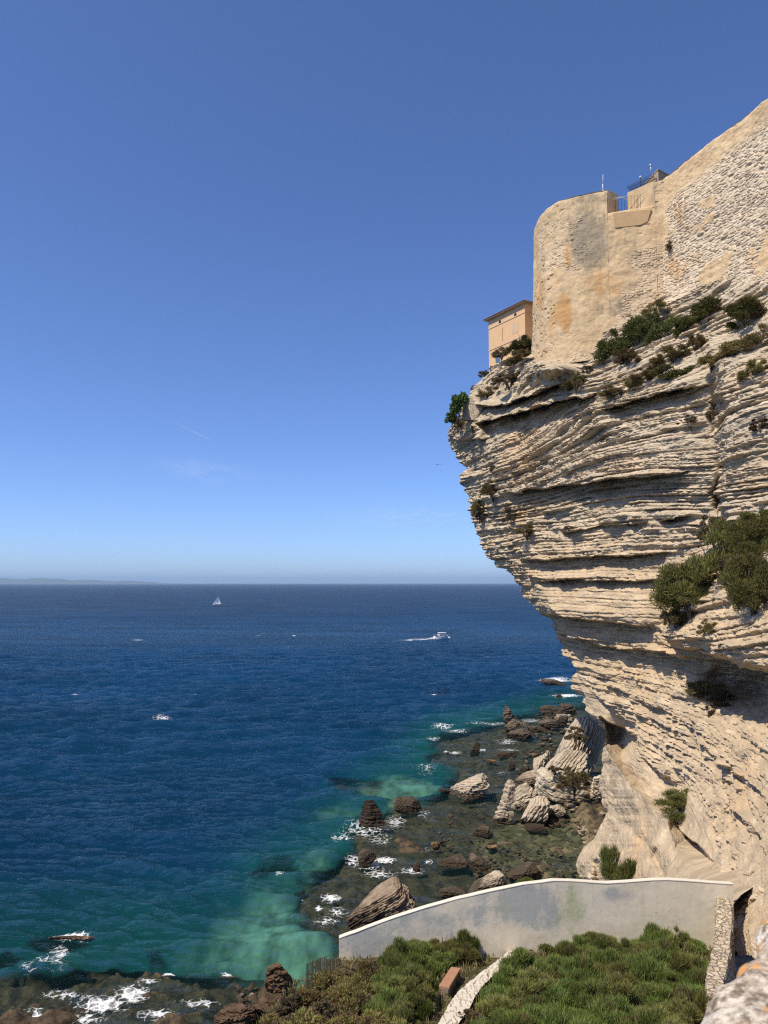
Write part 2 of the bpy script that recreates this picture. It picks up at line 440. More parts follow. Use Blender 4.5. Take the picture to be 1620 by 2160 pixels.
def spur_patch(nr=300, ns=170, nw=24):
    L = np.array([[1575, 1277], [1590, 1276], [1620, 1268], [1650, 1261], [1680, 1265], [1712, 1274], [1720, 1276], [1740, 1266], [1770, 1255], [1790, 1245], [1798, 1225], [1815, 1217], [1840, 1217], [1866, 1228], [1920, 1222]], float)
    Rr = np.array([[1575, 1281], [1590, 1288], [1605, 1297], [1640, 1314], [1668, 1340], [1690, 1362], [1710, 1385], [1735, 1402], [1790, 1418], [1830, 1450], [1862, 1486], [1920, 1540]], float)
    py = np.broadcast_to(np.linspace(1575, 1920, nr)[:, None], (nr, ns)).copy()
    s = np.linspace(0, 1, ns)[None, :]
    jl = 3 * n2(py[:, :1] / 16, 0 * py[:, :1], 81) + 1.5 * n2(py[:, :1] / 5, 0 * py[:, :1], 82)
    l = np.interp(py[:, :1], L[:, 0], L[:, 1]) + jl; r = np.interp(py[:, :1], Rr[:, 0], Rr[:, 1]) + 3 * n2(py[:, :1] / 14, 0 * py[:, :1], 83)
    px = l + (r - l) * s
    offL = np.interp(py, [1575, 1720, 1800, 1870, 1920], [-2.6, -2.0, -.2, 1.0, 1.6])
    offR = base_off(r * np.ones_like(px), py) + np.interp(py, [1575, 1640, 1730, 1860, 1920], [1.2, 2.6, 4.2, 4.0, 4.0])
    off = offL + (offR - offL) * s + 1.1 * np.sin(np.pi * s) * (r - l) / 100
    # folds running down the spur
    for (x0, y0, x1, y1, wd, a) in [(1292, 1715, 1380, 1800, 9, -.7), (1380, 1800, 1402, 1866, 9, -1.2), (1300, 1760, 1262, 1866, 12, -.9), (1277, 1716, 1330, 1745, 8, -.7), (1400, 1735, 1376, 1800, 8, .6), (1262, 1820, 1268, 1866, 9, -1.4)]:
        ex, ey = x1 - x0, y1 - y0
        t = np.clip(((px - x0) * ex + (py - y0) * ey) / (ex * ex + ey * ey), 0, 1)
        off += a * np.exp(-((px - x0 - t * ex) ** 2 + (py - y0 - t * ey) ** 2) / wd ** 2)
    P = on_face(px, py, off)
    w = np.linspace(1, 0, nw + 1)[:-1] ** 1.5
    m0 = (P[:, :1, 0] / P[:, :1, 1])
    wl = w[None, :]
    dirb = np.stack([m0 + .08 + .7 * wl, np.ones_like(m0 + wl), 0 * (m0 + wl)], -1); dirb /= np.linalg.norm(dirb, axis=-1, keepdims=True)
    PL = P[:, :1] + dirb * (16 * wl[..., None])
    wr = w[::-1][None, :]
    m1 = P[:, -1:, 0] / P[:, -1:, 1]
    dirr = np.stack([m1 + .12 + .5 * wr, np.ones_like(m1 + wr), -.15 + 0 * (m1 + wr)], -1); dirr /= np.linalg.norm(dirr, axis=-1, keepdims=True)
    PR = P[:, -1:] + dirr * (16 * wr[..., None])
    P = np.concatenate([PL, P, PR], 1)
    px = np.concatenate([np.repeat(px[:, :1], nw, 1), px, np.repeat(px[:, -1:], nw, 1)], 1); py = np.concatenate([py[:, :1].repeat(nw, 1), py, py[:, :1].repeat(nw, 1)], 1)
    a = P[..., 0] * ALONG[0] + P[..., 1] * ALONG[1]
    d = strata(P, px, py, .20 + .10 * n2(px / 60, py / 60, 86), -.45) + .22 * fbm2(a / 3.5, P[..., 2] / 3, 4, 84)
    P = P + NRM * d[..., None]
    return P, px, py, np.full(px.shape, .25)

def ledge_patch(nr=240, ns=240):
    rows = [[(1480, 1100, -1), (1540, 1060, 1), (1620, 1020, 3), (1860, 940, 6)],
            [(1440, 1220, 1.5), (1500, 1180, 3.2), (1600, 1140, 6.5), (1860, 1100, 11)],
            [(1402, 1292, 4), (1480, 1270, 6.5), (1600, 1250, 11), (1860, 1240, 16)],
            [(1387, 1326, 5.6), (1450, 1342, 9), (1540, 1362, 14), (1860, 1392, 20)],
            [(1396, 1350, 5.4), (1466, 1370, 8.6), (1545, 1392, 13.4), (1860, 1436, 19.4)],
            [(1410, 1362, 3.2), (1475, 1380, 6.0), (1550, 1404, 9.5), (1860, 1455, 15)],
            [(1425, 1352, -3.5), (1490, 1360, -1), (1560, 1372, 1.0), (1860, 1400, 5)]]
    T = np.linspace(0, len(rows) - 1, nr); U = np.linspace(0, 3, ns)
    C = np.array(rows, float)
    A = np.stack([np.stack([np.interp(U, range(4), C[i, :, k]) for k in range(3)], -1) for i in range(len(rows))], 0)
    B = np.stack([np.stack([np.interp(T, range(len(rows)), A[:, j, k]) for k in range(3)], -1) for j in range(ns)], 1)
    px, py, off = B[..., 0] + 4 * n2(B[..., 1] / 14, B[..., 0] / 60, 91), B[..., 1] + 5 * fbm2(B[..., 0] / 40, B[..., 1] / 80, 3, 92), B[..., 2]
    off = off + .6 * fbm2(px / 70, py / 50, 2, 93)
    P = on_face(px, py, off)
    dz = strata(P, px, py, 1.0, .1)
    P = P + NRM * dz[..., None]
    return P, px, py, np.full(px.shape, .9)

def build_cliff():
    V, Fc, w, g, o = [], [], [], [], 0
    for P, px, py, am in (face_patch(), spur_patch(), ledge_patch()):
        nr, nc = px.shape
        V.append(P.reshape(-1, 3)); Fc.append(grid_faces(nr, nc, o)); o += nr * nc
        warm = .15 + .85 * sstep(1050, 1260, py + 40 * n2(px / 70, py / 50, 72)) - .25 * sstep(1330, 1450, py)
        warm = warm * (1 - .8 * sstep(1490, 1540, px) * (1 - sstep(1080, 1180, py)))
        w.append(warm.ravel()); g.append(am.ravel())
    ob = mesh_np('cliff', np.concatenate(V), np.concatenate(Fc), cliff_mat(), smooth=False, attrs={'warm': np.concatenate(w), 'rough_bed': np.concatenate(g)})
    tag(ob, kind='structure')
    return ob

def cliff_mat():
    t = NT('limestone')
    v = t.coord()
    warm = t.attr('warm')
    big = t.noise(t.coord((.06, .06, .10)), 1, 5, .6)
    mid = t.noise(t.coord((.30, .30, .9)), 1, 6, .65)
    bed = t.noise(t.coord((.25, .25, 4.5)), 1, 6, .7)
    fine = t.noise(v, 3.0, 6, .7)
    pale = t.mix(t.ramp(mid, [(.35, 0), (.65, 1)]), (.38, .315, .225), (.65, .56, .42))
    cream = t.mix(t.ramp(mid, [(.35, 0), (.65, 1)]), (.45, .335, .205), (.63, .49, .32))
    c = t.mix(warm, pale, cream)
    # beds of slightly different stone
    c = t.mix(t.ramp(bed, [(.44, 0), (.62, .65)]), c, (.33, .26, .18))
    # ochre staining
    st = t.math('MULTIPLY', t.ramp(big, [(.52, 0), (.66, 1)]), t.ramp(mid, [(.40, 0), (.62, 1)]))
    c = t.mix(t.math('MULTIPLY', st, .6), c, (.55, .34, .15))
    # grey lichen crust on weathered stone
    li = t.noise(t.coord((.5, .5, .8), (9, 3, 2)), 1, 7, .7)
    c = t.mix(t.ramp(li, [(.53, 0), (.68, .65)]), c, (.24, .215, .18))
    c = t.mix(t.ramp(fine, [(.3, .35), (.6, 0)]), c, (.33, .27, .2))
    h = t.math('ADD', t.math('MULTIPLY', t.noise(t.coord((1.3, 1.3, 6)), 1, 6, .65), 1.0), t.math('MULTIPLY', t.noise(v, 7, 5, .65), .45))
    return t.done(t.bsdf(c, .95, .1, t.bump(h, .75, .16)))
# ------------------------------------------------------------------ sea, seabed, far coast
def sea_grid(y0=42.0):
    ys = [y0]
    while ys[-1] < 620: ys.append(ys[-1] * 1.0042)
    while ys[-1] < 62000: ys.append(ys[-1] * 1.035)
    ys = np.array(ys)
    t = np.linspace(-1.15, 1.0, 640)
    Y = ys[:, None] * np.ones_like(t)[None]; X = t[None] * ys[:, None] * .80
    return X, Y

REEFS = [  # shallow rock seen through the water (outlines found on the photograph, then laid on the sea bed)
    [(1215, 1478), (1150, 1490), (1090, 1508), (1010, 1530), (935, 1548), (900, 1568), (905, 1600), (960, 1625), (930, 1650), (905, 1668), (880, 1682), (840, 1668), (800, 1700), (770, 1735), (745, 1775),
     (735, 1800), (700, 1832), (655, 1850), (625, 1870), (622, 1905), (636, 1948), (665, 1975), (700, 2010), (740, 2090), (1300, 2090), (1330, 1478)],
    [(-60, 2082), (40, 2060), (110, 2064), (170, 2048), (240, 2032), (330, 2036), (398, 2052), (455, 2052), (500, 2062), (545, 2080), (580, 2100), (640, 2200), (640, 2300), (-60, 2300)],
    [(540, 1835), (570, 1824), (625, 1832), (640, 1850), (590, 1862), (548, 1855)],
    [(90, 1985), (120, 1965), (190, 1970), (208, 1990), (170, 2008), (100, 2005)],
    [(-40, 2010), (40, 2000), (62, 2024), (20, 2050), (-40, 2060)],
    [(690, 1640), (720, 1632), (800, 1640), (830, 1660), (800, 1668), (720, 1660)],
    [(905, 1460), (930, 1457), (945, 1462), (930, 1468)],
    [(335, 2010), (380, 2012), (395, 2030), (350, 2036)],
]
SANDS = [
    ([(395, 2046), (430, 1975), (480, 1935), (545, 1900), (610, 1882), (640, 1960), (690, 2005), (705, 2050), (690, 2110), (560, 2100), (500, 2070), (450, 2060)], 46, 1.0),
    ([(760, 1668), (775, 1650), (820, 1635), (880, 1640), (905, 1655), (860, 1690), (855, 1722), (820, 1730), (800, 1712), (812, 1690), (790, 1672)], 10, .9),
    ([(738, 1795), (755, 1768), (785, 1775), (770, 1795)], 8, .8),
    ([(930, 1724), (955, 1715), (962, 1724), (940, 1732)], 7, .5),
    ([(1165, 1492), (1215, 1482), (1225, 1494), (1180, 1500)], 8, .7),
    ([(1010, 1575), (1040, 1568), (1110, 1575), (1060, 1585)], 8, .35),
    ([(670, 1710), (735, 1706), (730, 1722), (680, 1724)], 10, .5),
    ([(640, 1810), (690, 1800), (690, 1850), (640, 1860)], 22, .55),
    ([(90, 2040), (150, 2000), (190, 2010), (170, 2050), (110, 2062)], 16, .45),
    ([(270, 2110), (300, 2080), (345, 2080), (350, 2100), (300, 2120)], 9, .6),
]
POND = [(1000, 1760), (1100, 1730), (1200, 1700), (1275, 1700), (1262, 1790), (1225, 1860), (1120, 1850), (1030, 1800)]

def coast(px, py, x, y):
    """how much reef / sand / shallow water lies under a point of the sea"""
    jx = px + 26 * fbm2(x / 8, y / 8, 5, 201, .62) * np.clip((py - 1300) / 500, .2, 1.4); jy = py + 11 * fbm2(x / 8, y / 8, 5, 202, .62) * np.clip((py - 1300) / 500, .1, 1.3)
    reef = np.zeros(px.shape); sand = np.zeros(px.shape)
    for i, p in enumerate(REEFS):
        d = poly_sd(jx, jy * 1.0, p)
        reef = np.maximum(reef, 1 - sstep(-20, 14, d) if i == 0 else 1 - sstep(-9, 7, d) if i == 1 else .75 * (1 - sstep(-9, 7, d)))
    for p, soft, a in SANDS:
        sand = np.maximum(sand, a * (1 - sstep(-soft, soft * .7, poly_sd(jx, jy, p))))
    near = np.minimum(poly_sd(jx, jy, REEFS[0]), poly_sd(jx, jy, REEFS[1]))
    sand = sand * np.where((px < 720) & (py > 1860), np.clip(1.12 - np.hypot(px - 660, py - 2040) / 330, .12, 1), 1)
    teal = 1 - sstep(0, 1, np.where(py > 1400, np.maximum(near, 0) / (60 + .62 * np.maximum(py - 1480, 0)), 9))
    pond = 1 - sstep(-10, 25, poly_sd(jx, jy, POND))
    return reef, sand, teal, pond

def foam_marks(px, py, x, y):
    f = np.zeros(px.shape)
    # wake of the motor boat
    t = (917 - px) / 120.0
    c = 1346 + 10 * t - 1.5 * t * t
    f += np.where((t > -.02) & (t < 1), .98 * np.exp(-((py - c) / (2.4 + 3.2 * np.clip(t, 0, 1))) ** 2) * (1 - np.clip(t, 0, 1)) ** .6 * (.75 + .45 * n2(x / 2.0, y / 4.0, 211)), 0)
    t = (px - 917) / 33.0
    f += np.where((t > 0) & (t < 1), 1.1 * np.exp(-((py - 1347 + 3 * t) / 1.7) ** 2), 0)
    for cx, cy, rx, ry, a in [(343, 1512, 28, 5, .70), (158, 1465, 12, 2.4, .9), (40, 1463, 10, 2, .9), (414, 1466, 8, 1.8, .8), (290, 1350, 18, 1.6, .75), (620, 1341, 5, 1.4, 1), (545, 1341, 10, 1.4, .6), (590, 1276, 70, 2.4, .42), (545, 1518, 8, 1.6, .7),
                              (915, 1466, 8, 1.5, .9), (655, 1512, 5, 1.3, .7), (150, 1974, 44, 12, 1.1), (125, 2010, 30, 22, .8), (110, 2035, 44, 22, .72), (60, 2050, 30, 16, .6),
                              (215, 2120, 70, 24, .90), (280, 2098, 46, 24, .92), (310, 2070, 34, 14, .74), (75, 2142, 34, 20, .9), (420, 2118, 60, 16, .72), (330, 2145, 60, 16, .74), (130, 2100, 60, 14, .66), (360, 2052, 26, 6, .9), (480, 2056, 16, 6, .9), (180, 2150, 50, 14, .8),
                              (776, 1822, 40, 14, .95), (815, 1816, 24, 8, 1.0), (745, 1815, 20, 16, .8), (800, 1842, 50, 14, .7), (870, 1836, 38, 9, .72), (905, 1822, 14, 6, .7),
                              (698, 1893, 26, 12, .95), (672, 1916, 12, 8, 1), (712, 1925, 30, 16, .7), (690, 1945, 36, 14, .66), (770, 1752, 60, 18, .66), (835, 1735, 30, 22, .7), (720, 1765, 40, 16, .62), (800, 1770, 40, 20, .6),
                              (935, 1530, 30, 6, .8), (960, 1541, 40, 8, .7), (905, 1556, 30, 6, .82), (925, 1538, 8, 3, 1.1), (1040, 1528, 40, 6, .75), (1010, 1524, 50, 5, .66), (960, 1588, 16, 6, .85), (940, 1584, 6, 3, 1),
                              (1075, 1582, 34, 5, .66), (1070, 1565, 30, 8, .66), (1175, 1436, 44, 6, 1.05), (1195, 1468, 40, 7, 1.0), (1150, 1525, 20, 6, .7), (1120, 1520, 30, 6, .66), (1185, 1512, 18, 6, .7),
                              (900, 1625, 40, 14, .5), (1018, 1583, 10, 3, .9), (1060, 1632, 24, 6, .5), (895, 1718, 24, 14, .55), (590, 1846, 12, 6, .8), (640, 1900, 12, 8, .5), (880, 1790, 80, 12, .45), (1015, 1700, 40, 8, .4)]:
        f = np.maximum(f, a * np.exp(-((px - cx) / rx) ** 2 - ((py - cy) / ry) ** 2))
    # sparse white caps
    w = fbm2(x / 22, y / 7, 2, 221); w2 = n2(x / 90, y / 60, 222)
    return f

def waves(x, y):
    z = np.zeros(x.shape)
    r = np.random.default_rng(5)
    fade = 1 - sstep(180, 520, y)
    for lam, a in [(17, .17), (13, .13), (9.5, .12), (7, .09), (5.2, .07), (3.8, .055), (2.7, .04), (1.9, .028), (1.4, .02)]:
        for _ in range(2):
            th = R(-78 + r.normal(0, 24)); k = 2 * math.pi / (lam * r.uniform(.85, 1.2))
            ph = k * (x * math.cos(th) + y * math.sin(th)) + r.uniform(0, 6.28) + 1.4 * n2(x / (lam * 2.4), y / (lam * 2.4), int(lam * 10))
            s = np.sin(ph)
            g = .35 + .65 * sstep(-.5, .6, n2(x / (lam * 3.5), y / (lam * 3.5), int(lam * 13)))
            w = fade if lam > 3 else 1 - sstep(60, 240, y)
            z += 2.1 * a * g * w * (s - .28 * np.cos(2 * ph))
    return z

def sea_mat():
    t = NT('sea_water')
    body = t.attr('body', 'Color'); clear = t.attr('clear'); foam = t.attr('foam'); calm = t.attr('calm')
    n1 = t.noise(t.coord((.42, 1.25, 1), rot=(0, 0, R(8))), 1, 6, .66)
    n2_ = t.noise(t.coord((1.9, 3.6, 1), rot=(0, 0, R(-6))), 1, 4, .6)
    n3_ = t.noise(t.coord((.06, .22, 1), rot=(0, 0, R(5))), 1, 4, .6)
    h = t.math('ADD', t.math('ADD', t.math('MULTIPLY', n1, .62), t.math('MULTIPLY', n2_, .12)), t.math('MULTIPLY', n3_, 2.0))
    nrm = t.bump(h, 1.0, 2.1)
    fr = t.n('ShaderNodeFresnel', i_IOR=1.333, i_Normal=nrm).outputs[0]
    fr = t.math('MINIMUM', t.math('MULTIPLY', fr, t.math('SUBTRACT', .72, t.math('MULTIPLY', calm, .40))), .62)
    far = t.attr('far')
    fr = t.math('MULTIPLY', fr, t.math('SUBTRACT', 1.0, t.math('MULTIPLY', far, .45)))
    gust = t.ramp(t.noise(t.coord((.006, .03, 1)), 1, 6, .7), [(.35, .72), (.65, 1.15)])
    fr = t.math('MULTIPLY', fr, gust)
    gl = t.n('ShaderNodeBsdfGlossy', i_Normal=nrm); t.put(gl, 'Roughness', t.math('ADD', .07, t.math('MULTIPLY', far, .38)))
    gl.inputs['Color'].default_value = (1, 1, 1, 1)
    df = t.n('ShaderNodeBsdfDiffuse', i_Color=body)
    tr = t.n('ShaderNodeBsdfTransparent'); tr.inputs['Color'].default_value = (.84, .95, .90, 1)
    mx = t.n('ShaderNodeMixShader', i_0=clear); t.link(df.outputs[0], mx.inputs[1]); t.link(tr.outputs[0], mx.inputs[2])
    m2 = t.n('ShaderNodeMixShader', i_0=fr); t.link(mx.outputs[0], m2.inputs[1]); t.link(gl.outputs[0], m2.inputs[2])
    # foam breaks up into lace
    f1 = t.noise(t.coord((1.0, 1.0, 1)), 1.7, 9, .78, .8)
    wv = t.n('ShaderNodeVectorMath', operation='ADD', i_0=t.coord((.95, .95, 1))); nv = t.n('ShaderNodeTexNoise', i_Vector=t.coord(), i_Scale=1.3, i_Detail=4.0)
    t.link(nv.outputs['Color'], wv.inputs[1])
    vor = t.n('ShaderNodeTexVoronoi', feature='DISTANCE_TO_EDGE', i_Vector=wv.outputs[0], i_Scale=1.25).outputs[0]
    lace = t.math('MULTIPLY', t.ramp(vor, [(0, 1.0), (.16, 0)]), .26)
    fm = t.math('ADD', t.math('ADD', t.math('MULTIPLY', foam, .78), t.math('MULTIPLY', t.math('SUBTRACT', f1, .5), 1.15)), lace)
    fm = t.math('MULTIPLY', t.ramp(fm, [(.52, 0), (.86, 1)]), t.ramp(foam, [(.15, 0), (.4, 1)]))
    fd = t.n('ShaderNodeBsdfDiffuse'); fd.inputs[0].default_value = (.82, .84, .84, 1)
    m3 = t.n('ShaderNodeMixShader', i_0=fm); t.link(m2.outputs[0], m3.inputs[1]); t.link(fd.outputs[0], m3.inputs[2])
    return t.done(m3.outputs[0])

def build_sea():
    X, Y = sea_grid()
    P = np.stack([X, Y, np.zeros_like(X)], -1)
    px, py = project(P)
    reef, sand, teal, pond = coast(px, py, X, Y)
    deep = np.array([.0020, .030, .082]); tealc = np.array([.004, .046, .046]); green = np.array([.062, .170, .118])
    k = np.clip(teal, 0, 1)[..., None]
    big = (.5 + .5 * fbm2(X / 40, Y / 40, 3, 231))[..., None]
    mid = sstep(1330, 1560, py)[..., None]
    body = deep * (1 - .55 * mid) + np.array([.002, .022, .046]) * .55 * mid
    body = body * (1 - k) + tealc * k
    body = body * (.82 + .36 * big)
    s = np.clip(sand, 0, 1)[..., None]
    mott = 1 + (.5 * fbm2(X / 1.3, Y / 1.8, 5, 232, .65) + .25 * fbm2(X / 6, Y / 6, 3, 233))[..., None]
    body = body * (1 - s) + green * s * np.clip(mott, .4, 1.6)
    body = body * (1 - .3 * reef[..., None]) + np.array([.020, .028, .024]) * .3 * reef[..., None]
    clear = np.clip(.86 * reef + .22 * sand + .12 * pond, 0, .93)
    foam = foam_marks(px, py, X, Y) if True else 0
    P[..., 2] = waves(X, Y) * (1 - .78 * reef)
    nr, nc = X.shape
    o = mesh_np('sea', P.reshape(-1, 3), grid_faces(nr, nc), sea_mat(), smooth=True,
                attrs={'body': body.reshape(-1, 3), 'clear': clear.ravel(), 'foam': foam.ravel(), 'calm': reef.ravel(), 'far': sstep(250, 1100, Y).ravel()})
    tag(o, kind='structure')
    # ---- seabed under the shallows: a fine sheet close by, a coarser one beyond
    VV, FF, AT, o = [], [], {'sand': [], 'pond': [], 'reef': []}, 0
    for xs, ys in ((np.arange(-75, 95, .42), np.arange(88, 300, .5)), (np.arange(-52, 42, .19), np.arange(40, 88.3, .19))):
        X, Y = np.meshgrid(xs, ys)
        px, py = project(np.stack([X, Y, np.zeros_like(X)], -1))
        reef, sand, teal, pond = coast(px, py, X, Y)
        rel = fbm2(X / 3.2, Y / 3.2, 6, 241, .62); d1, d2, _ = worley2(X / 1.7, Y / 1.7, 242)
        Z = -3.2 + 2.35 * reef + .35 * pond + .40 * reef * rel + .30 * reef * (1 - np.clip(d1 * 1.3, 0, 1)) - .3 * (1 - reef)
        Z += .5 * reef * sstep(.35, .9, fbm2(X / 7, Y / 7, 3, 243))
        # the lower left reef breaks the surface here and there
        low = 1 - sstep(-20, 10, poly_sd(px, py, REEFS[1]))
        Z += low * (.26 + .24 * fbm2(X / 6, Y / 4.5, 3, 244) + .34 * (.5 - np.abs(fbm2(X / 1.9, Y / 1.2, 5, 245, .6))))
        mass = 1 - sstep(-10, 12, poly_sd(px, py, [(560, 2090), (630, 2075), (640, 2130), (560, 2170), (540, 2140)]))
        Z += mass * .9
        pn = 1 - sstep(-4, 14, poly_sd(px, py, [(1225, 1715), (1285, 1690), (1290, 1800), (1235, 1800), (1245, 1760)]))
        Z += pn * (1.0 + .5 * rel)
        VV.append(np.stack([X, Y, Z], -1).reshape(-1, 3)); FF.append(grid_faces(*X.shape, o)); o += X.size
        AT['sand'].append(np.clip(sand * (1 - reef), 0, 1).ravel()); AT['pond'].append(pond.ravel()); AT['reef'].append(reef.ravel())
    o = mesh_np('seabed', np.concatenate(VV), np.concatenate(FF), seabed_mat(), smooth=True, attrs={k: np.concatenate(q) for k, q in AT.items()})
    tag(o, kind='structure')

def seabed_mat():
    t = NT('seabed')
    v = t.coord()
    nz = t.noise(v, .9, 7, .65); n2_ = t.noise(v, .25, 5, .6)
    reef = t.mix(t.ramp(nz, [(.36, 0), (.66, 1)]), (.018, .013, .008), (.13, .088, .048))
    reef = t.mix(t.ramp(n2_, [(.55, 0), (.7, .75)]), reef, (.13, .105, .045))
    st = t.n('ShaderNodeTexVoronoi', i_Vector=v, i_Scale=1.5).outputs['Color']
    bw = t.n('ShaderNodeSeparateColor', i_0=st).outputs[0]
    peb = t.mix(t.ramp(bw, [(.0, 0), (1, 1)]), (.035, .028, .016), (.24, .185, .10))
    c = t.mix(t.math('MULTIPLY', t.attr('pond'), .8), reef, peb)
    c = t.mix(t.attr('sand'), c, (.30, .52, .40))
    return t.done(t.bsdf(c, .75, .3, t.bump(t.math('ADD', nz, t.math('MULTIPLY', t.noise(v, 5, 6, .7), .5)), .9, .3)))

def build_far_coast():
    # a low mountainous coast some 15 km off, left of the view
    D = 38000.0; K = D / 16000.0
    xs = np.linspace(-9500, -4300, 220)
    prof = np.interp(xs, [-9500, -8200, -7900, -7300, -6900, -6500, -6000, -5500, -5250, -5050, -4750, -4300], [150, 135, 118, 108, 96, 84, 92, 62, 70, 58, 28, -6])
    prof = prof + 9 * fbm2(xs / 420, xs * 0, 4, 251)
    rows = []
    for dy, f in [(-900, -.05), (-500, .25), (-200, .62), (0, .92), (250, 1.0), (900, .7), (1800, -.05)]:
        z = prof * f + 12 * f * fbm2(xs / 300, xs * 0 + dy / 300, 3, 252)
        rows.append(np.stack([xs * K, np.full_like(xs, D + dy * K), z * K - 8], -1))
    P = np.stack(rows, 0)
    o = mesh_np('distant_hills', P.reshape(-1, 3), grid_faces(*P.shape[:2]), simple('scrub_hills', (.10, .11, .08), .95, .3, .002), smooth=True)
    tag(o, kind='structure')

def build_haze():
    m = MB(); m.box((0, 30000, 240), (110000, 75000, 492))
    t = NT('sea_air')
    pv = t.n('ShaderNodeVolumePrincipled')
    pv.inputs['Color'].default_value = (.50, .74, 1, 1); pv.inputs['Density'].default_value = 2.6e-5; pv.inputs['Anisotropy'].default_value = .1
    t.link(pv.outputs[0], t.out.inputs['Volume'])
    o = m.build('haze', t.m); tag(o, kind='stuff')

def build_high_clouds():
    def cloud_mat(name, lo, hi, dens, sc):
        t = NT(name)
        n = t.noise(t.coord(sc), 1, 6, .62, .6)
        a = t.math('MULTIPLY', t.math('MULTIPLY', t.ramp(n, [(lo, 0), (hi, 1)]), t.attr('soft')), dens)
        d = t.n('ShaderNodeBsdfDiffuse'); d.inputs[0].default_value = (.9, .9, .9, 1); tl = t.n('ShaderNodeBsdfTranslucent'); tl.inputs[0].default_value = (.9, .9, .9, 1)
        ad = t.n('ShaderNodeMixShader', i_0=.6); t.link(d.outputs[0], ad.inputs[1]); t.link(tl.outputs[0], ad.inputs[2])
        tr = t.n('ShaderNodeBsdfTransparent'); m = t.n('ShaderNodeMixShader', i_0=a); t.link(tr.outputs[0], m.inputs[1]); t.link(ad.outputs[0], m.inputs[2])
        return t.done(m.outputs[0])
    ice = cloud_mat('ice_cloud', .42, .80, .17, (.0006, .00018, .0006))
    for (px, py, w, h, lab) in ((430, 998, 260, 60, 'faint'), (860, 1092, 420, 50, 'thin')):
        m, q = ray(px, py); Y = 8200 / q; n = 24
        s = Y / F; xs = np.linspace(-1, 1, n); X, V = np.meshgrid(xs, xs)
        D = h * s / q * 1.2
        P = np.stack([m * Y + X * w * s / 2, Y + V * D / 2, CAM_Z + 8200 + 60 * X * V], -1); T = P.copy(); T[..., 2] += 90
        soft = np.clip(1 - np.hypot(X, V), 0, 1) ** 1.2
        fc = grid_faces(n, n)
        o = mesh_np('cirrus', np.concatenate([P.reshape(-1, 3), T.reshape(-1, 3)]), np.concatenate([fc[:, ::-1], fc + n * n]), ice, smooth=True, attrs={'soft': np.concatenate([soft.ravel()] * 2)}); tag(o, kind='stuff')
    m = MB(); a, b = at(368, 891, 40000.0), at(446, 929, 43000.0)
    pts = [a + (b - a) * f for f in np.linspace(0, 1, 12)]; m.tube(pts, [6 + 15 * f for f in np.linspace(0, 1, 12)], 8)
    o = m.build('contrail', cloud_mat('trail_ice', .2, .6, .55, (.001, .001, .001)), smooth=True); tag(o, kind='stuff')
    a_ = o.data.attributes.new('soft', 'FLOAT', 'POINT'); a_.data.foreach_set('value', np.repeat(np.linspace(1, .15, 12), 8).astype(np.float32))
# ------------------------------------------------------------------ citadel: rampart, bastion, house on the cliff edge
def densify(pts, step):
    pts = np.asarray(pts, float); out = [pts[0]]
    # smooth the corners a little
    seg = np.hypot(*np.diff(pts, axis=0).T); s = np.concatenate([[0], np.cumsum(seg)])
    n = int(s[-1] / step) + 1; t = np.linspace(0, s[-1], n)
    p = np.stack([np.interp(t, s, pts[:, k]) for k in range(2)], -1)
    for _ in range(int(.8 / step)):
        q = p.copy(); q[1:-1] = (p[:-2] + 2 * p[1:-1] + p[2:]) / 4; p = q
    return p

def wall_strip(plan, z0, ztop, nz, thick, batter, disp, inner_a=None, a=None):
    """a masonry wall: battered front with relief, flat top, plain back; ztop per column"""
    nc = len(plan)
    tan = np.gradient(plan, axis=0); tan /= np.linalg.norm(tan, axis=1, keepdims=True) + 1e-9
    nor = np.stack([-tan[:, 1], tan[:, 0]], -1)     # outward: plans run right to left
    if a is None: a = np.concatenate([[0], np.cumsum(np.hypot(*np.diff(plan, axis=0).T))])
    v = np.linspace(0, 1, nz)[:, None]
    z = z0 + (ztop[None] - z0) * v
    aa = np.broadcast_to(a[None], z.shape)
    d, at_ = disp(aa, z, ztop[None] - z)
    edge = .10 * np.exp(-(ztop[None] - z) / .12)
    off = batter * (84 - z) + d - edge
    X = plan[None, :, 0] + nor[None, :, 0] * off; Y = plan[None, :, 1] + nor[None, :, 1] * off
    rows = [np.stack([X, Y, z], -1)]
    ats = {k: [q] for k, q in at_.items()}
    ip = plan if inner_a is None else np.stack([np.interp(inner_a, a, plan[:, k]) for k in range(2)], -1)
    zt = ztop[None] + .05 * n2(a / 1.3, a * 0, 301)[None] + .04
    for t in (.06, .25, .5, .75, 1.0):
        q = plan * (1 - t) + ip * t - nor * (thick * t)
        rows.append(np.concatenate([q, zt.T], 1)[None])
        for k in ats: ats[k].append(at_[k][-1:])
    q = ip - nor * thick
    rows.append(np.concatenate([q, np.full((nc, 1), z0)], 1)[None])
    for k in ats: ats[k].append(at_[k][-1:])
    P = np.concatenate(rows, 0)
    return P, {k: np.concatenate(q, 0) for k, q in ats.items()}

def pix_blobs(px, py, blobs):
    f = np.zeros(px.shape)
    for cx, cy, rx, ry, w in blobs:
        f = np.maximum(f, w * np.exp(-(((px - cx) / rx) ** 2 + ((py - cy) / ry) ** 2) ** 1.5))
    return f

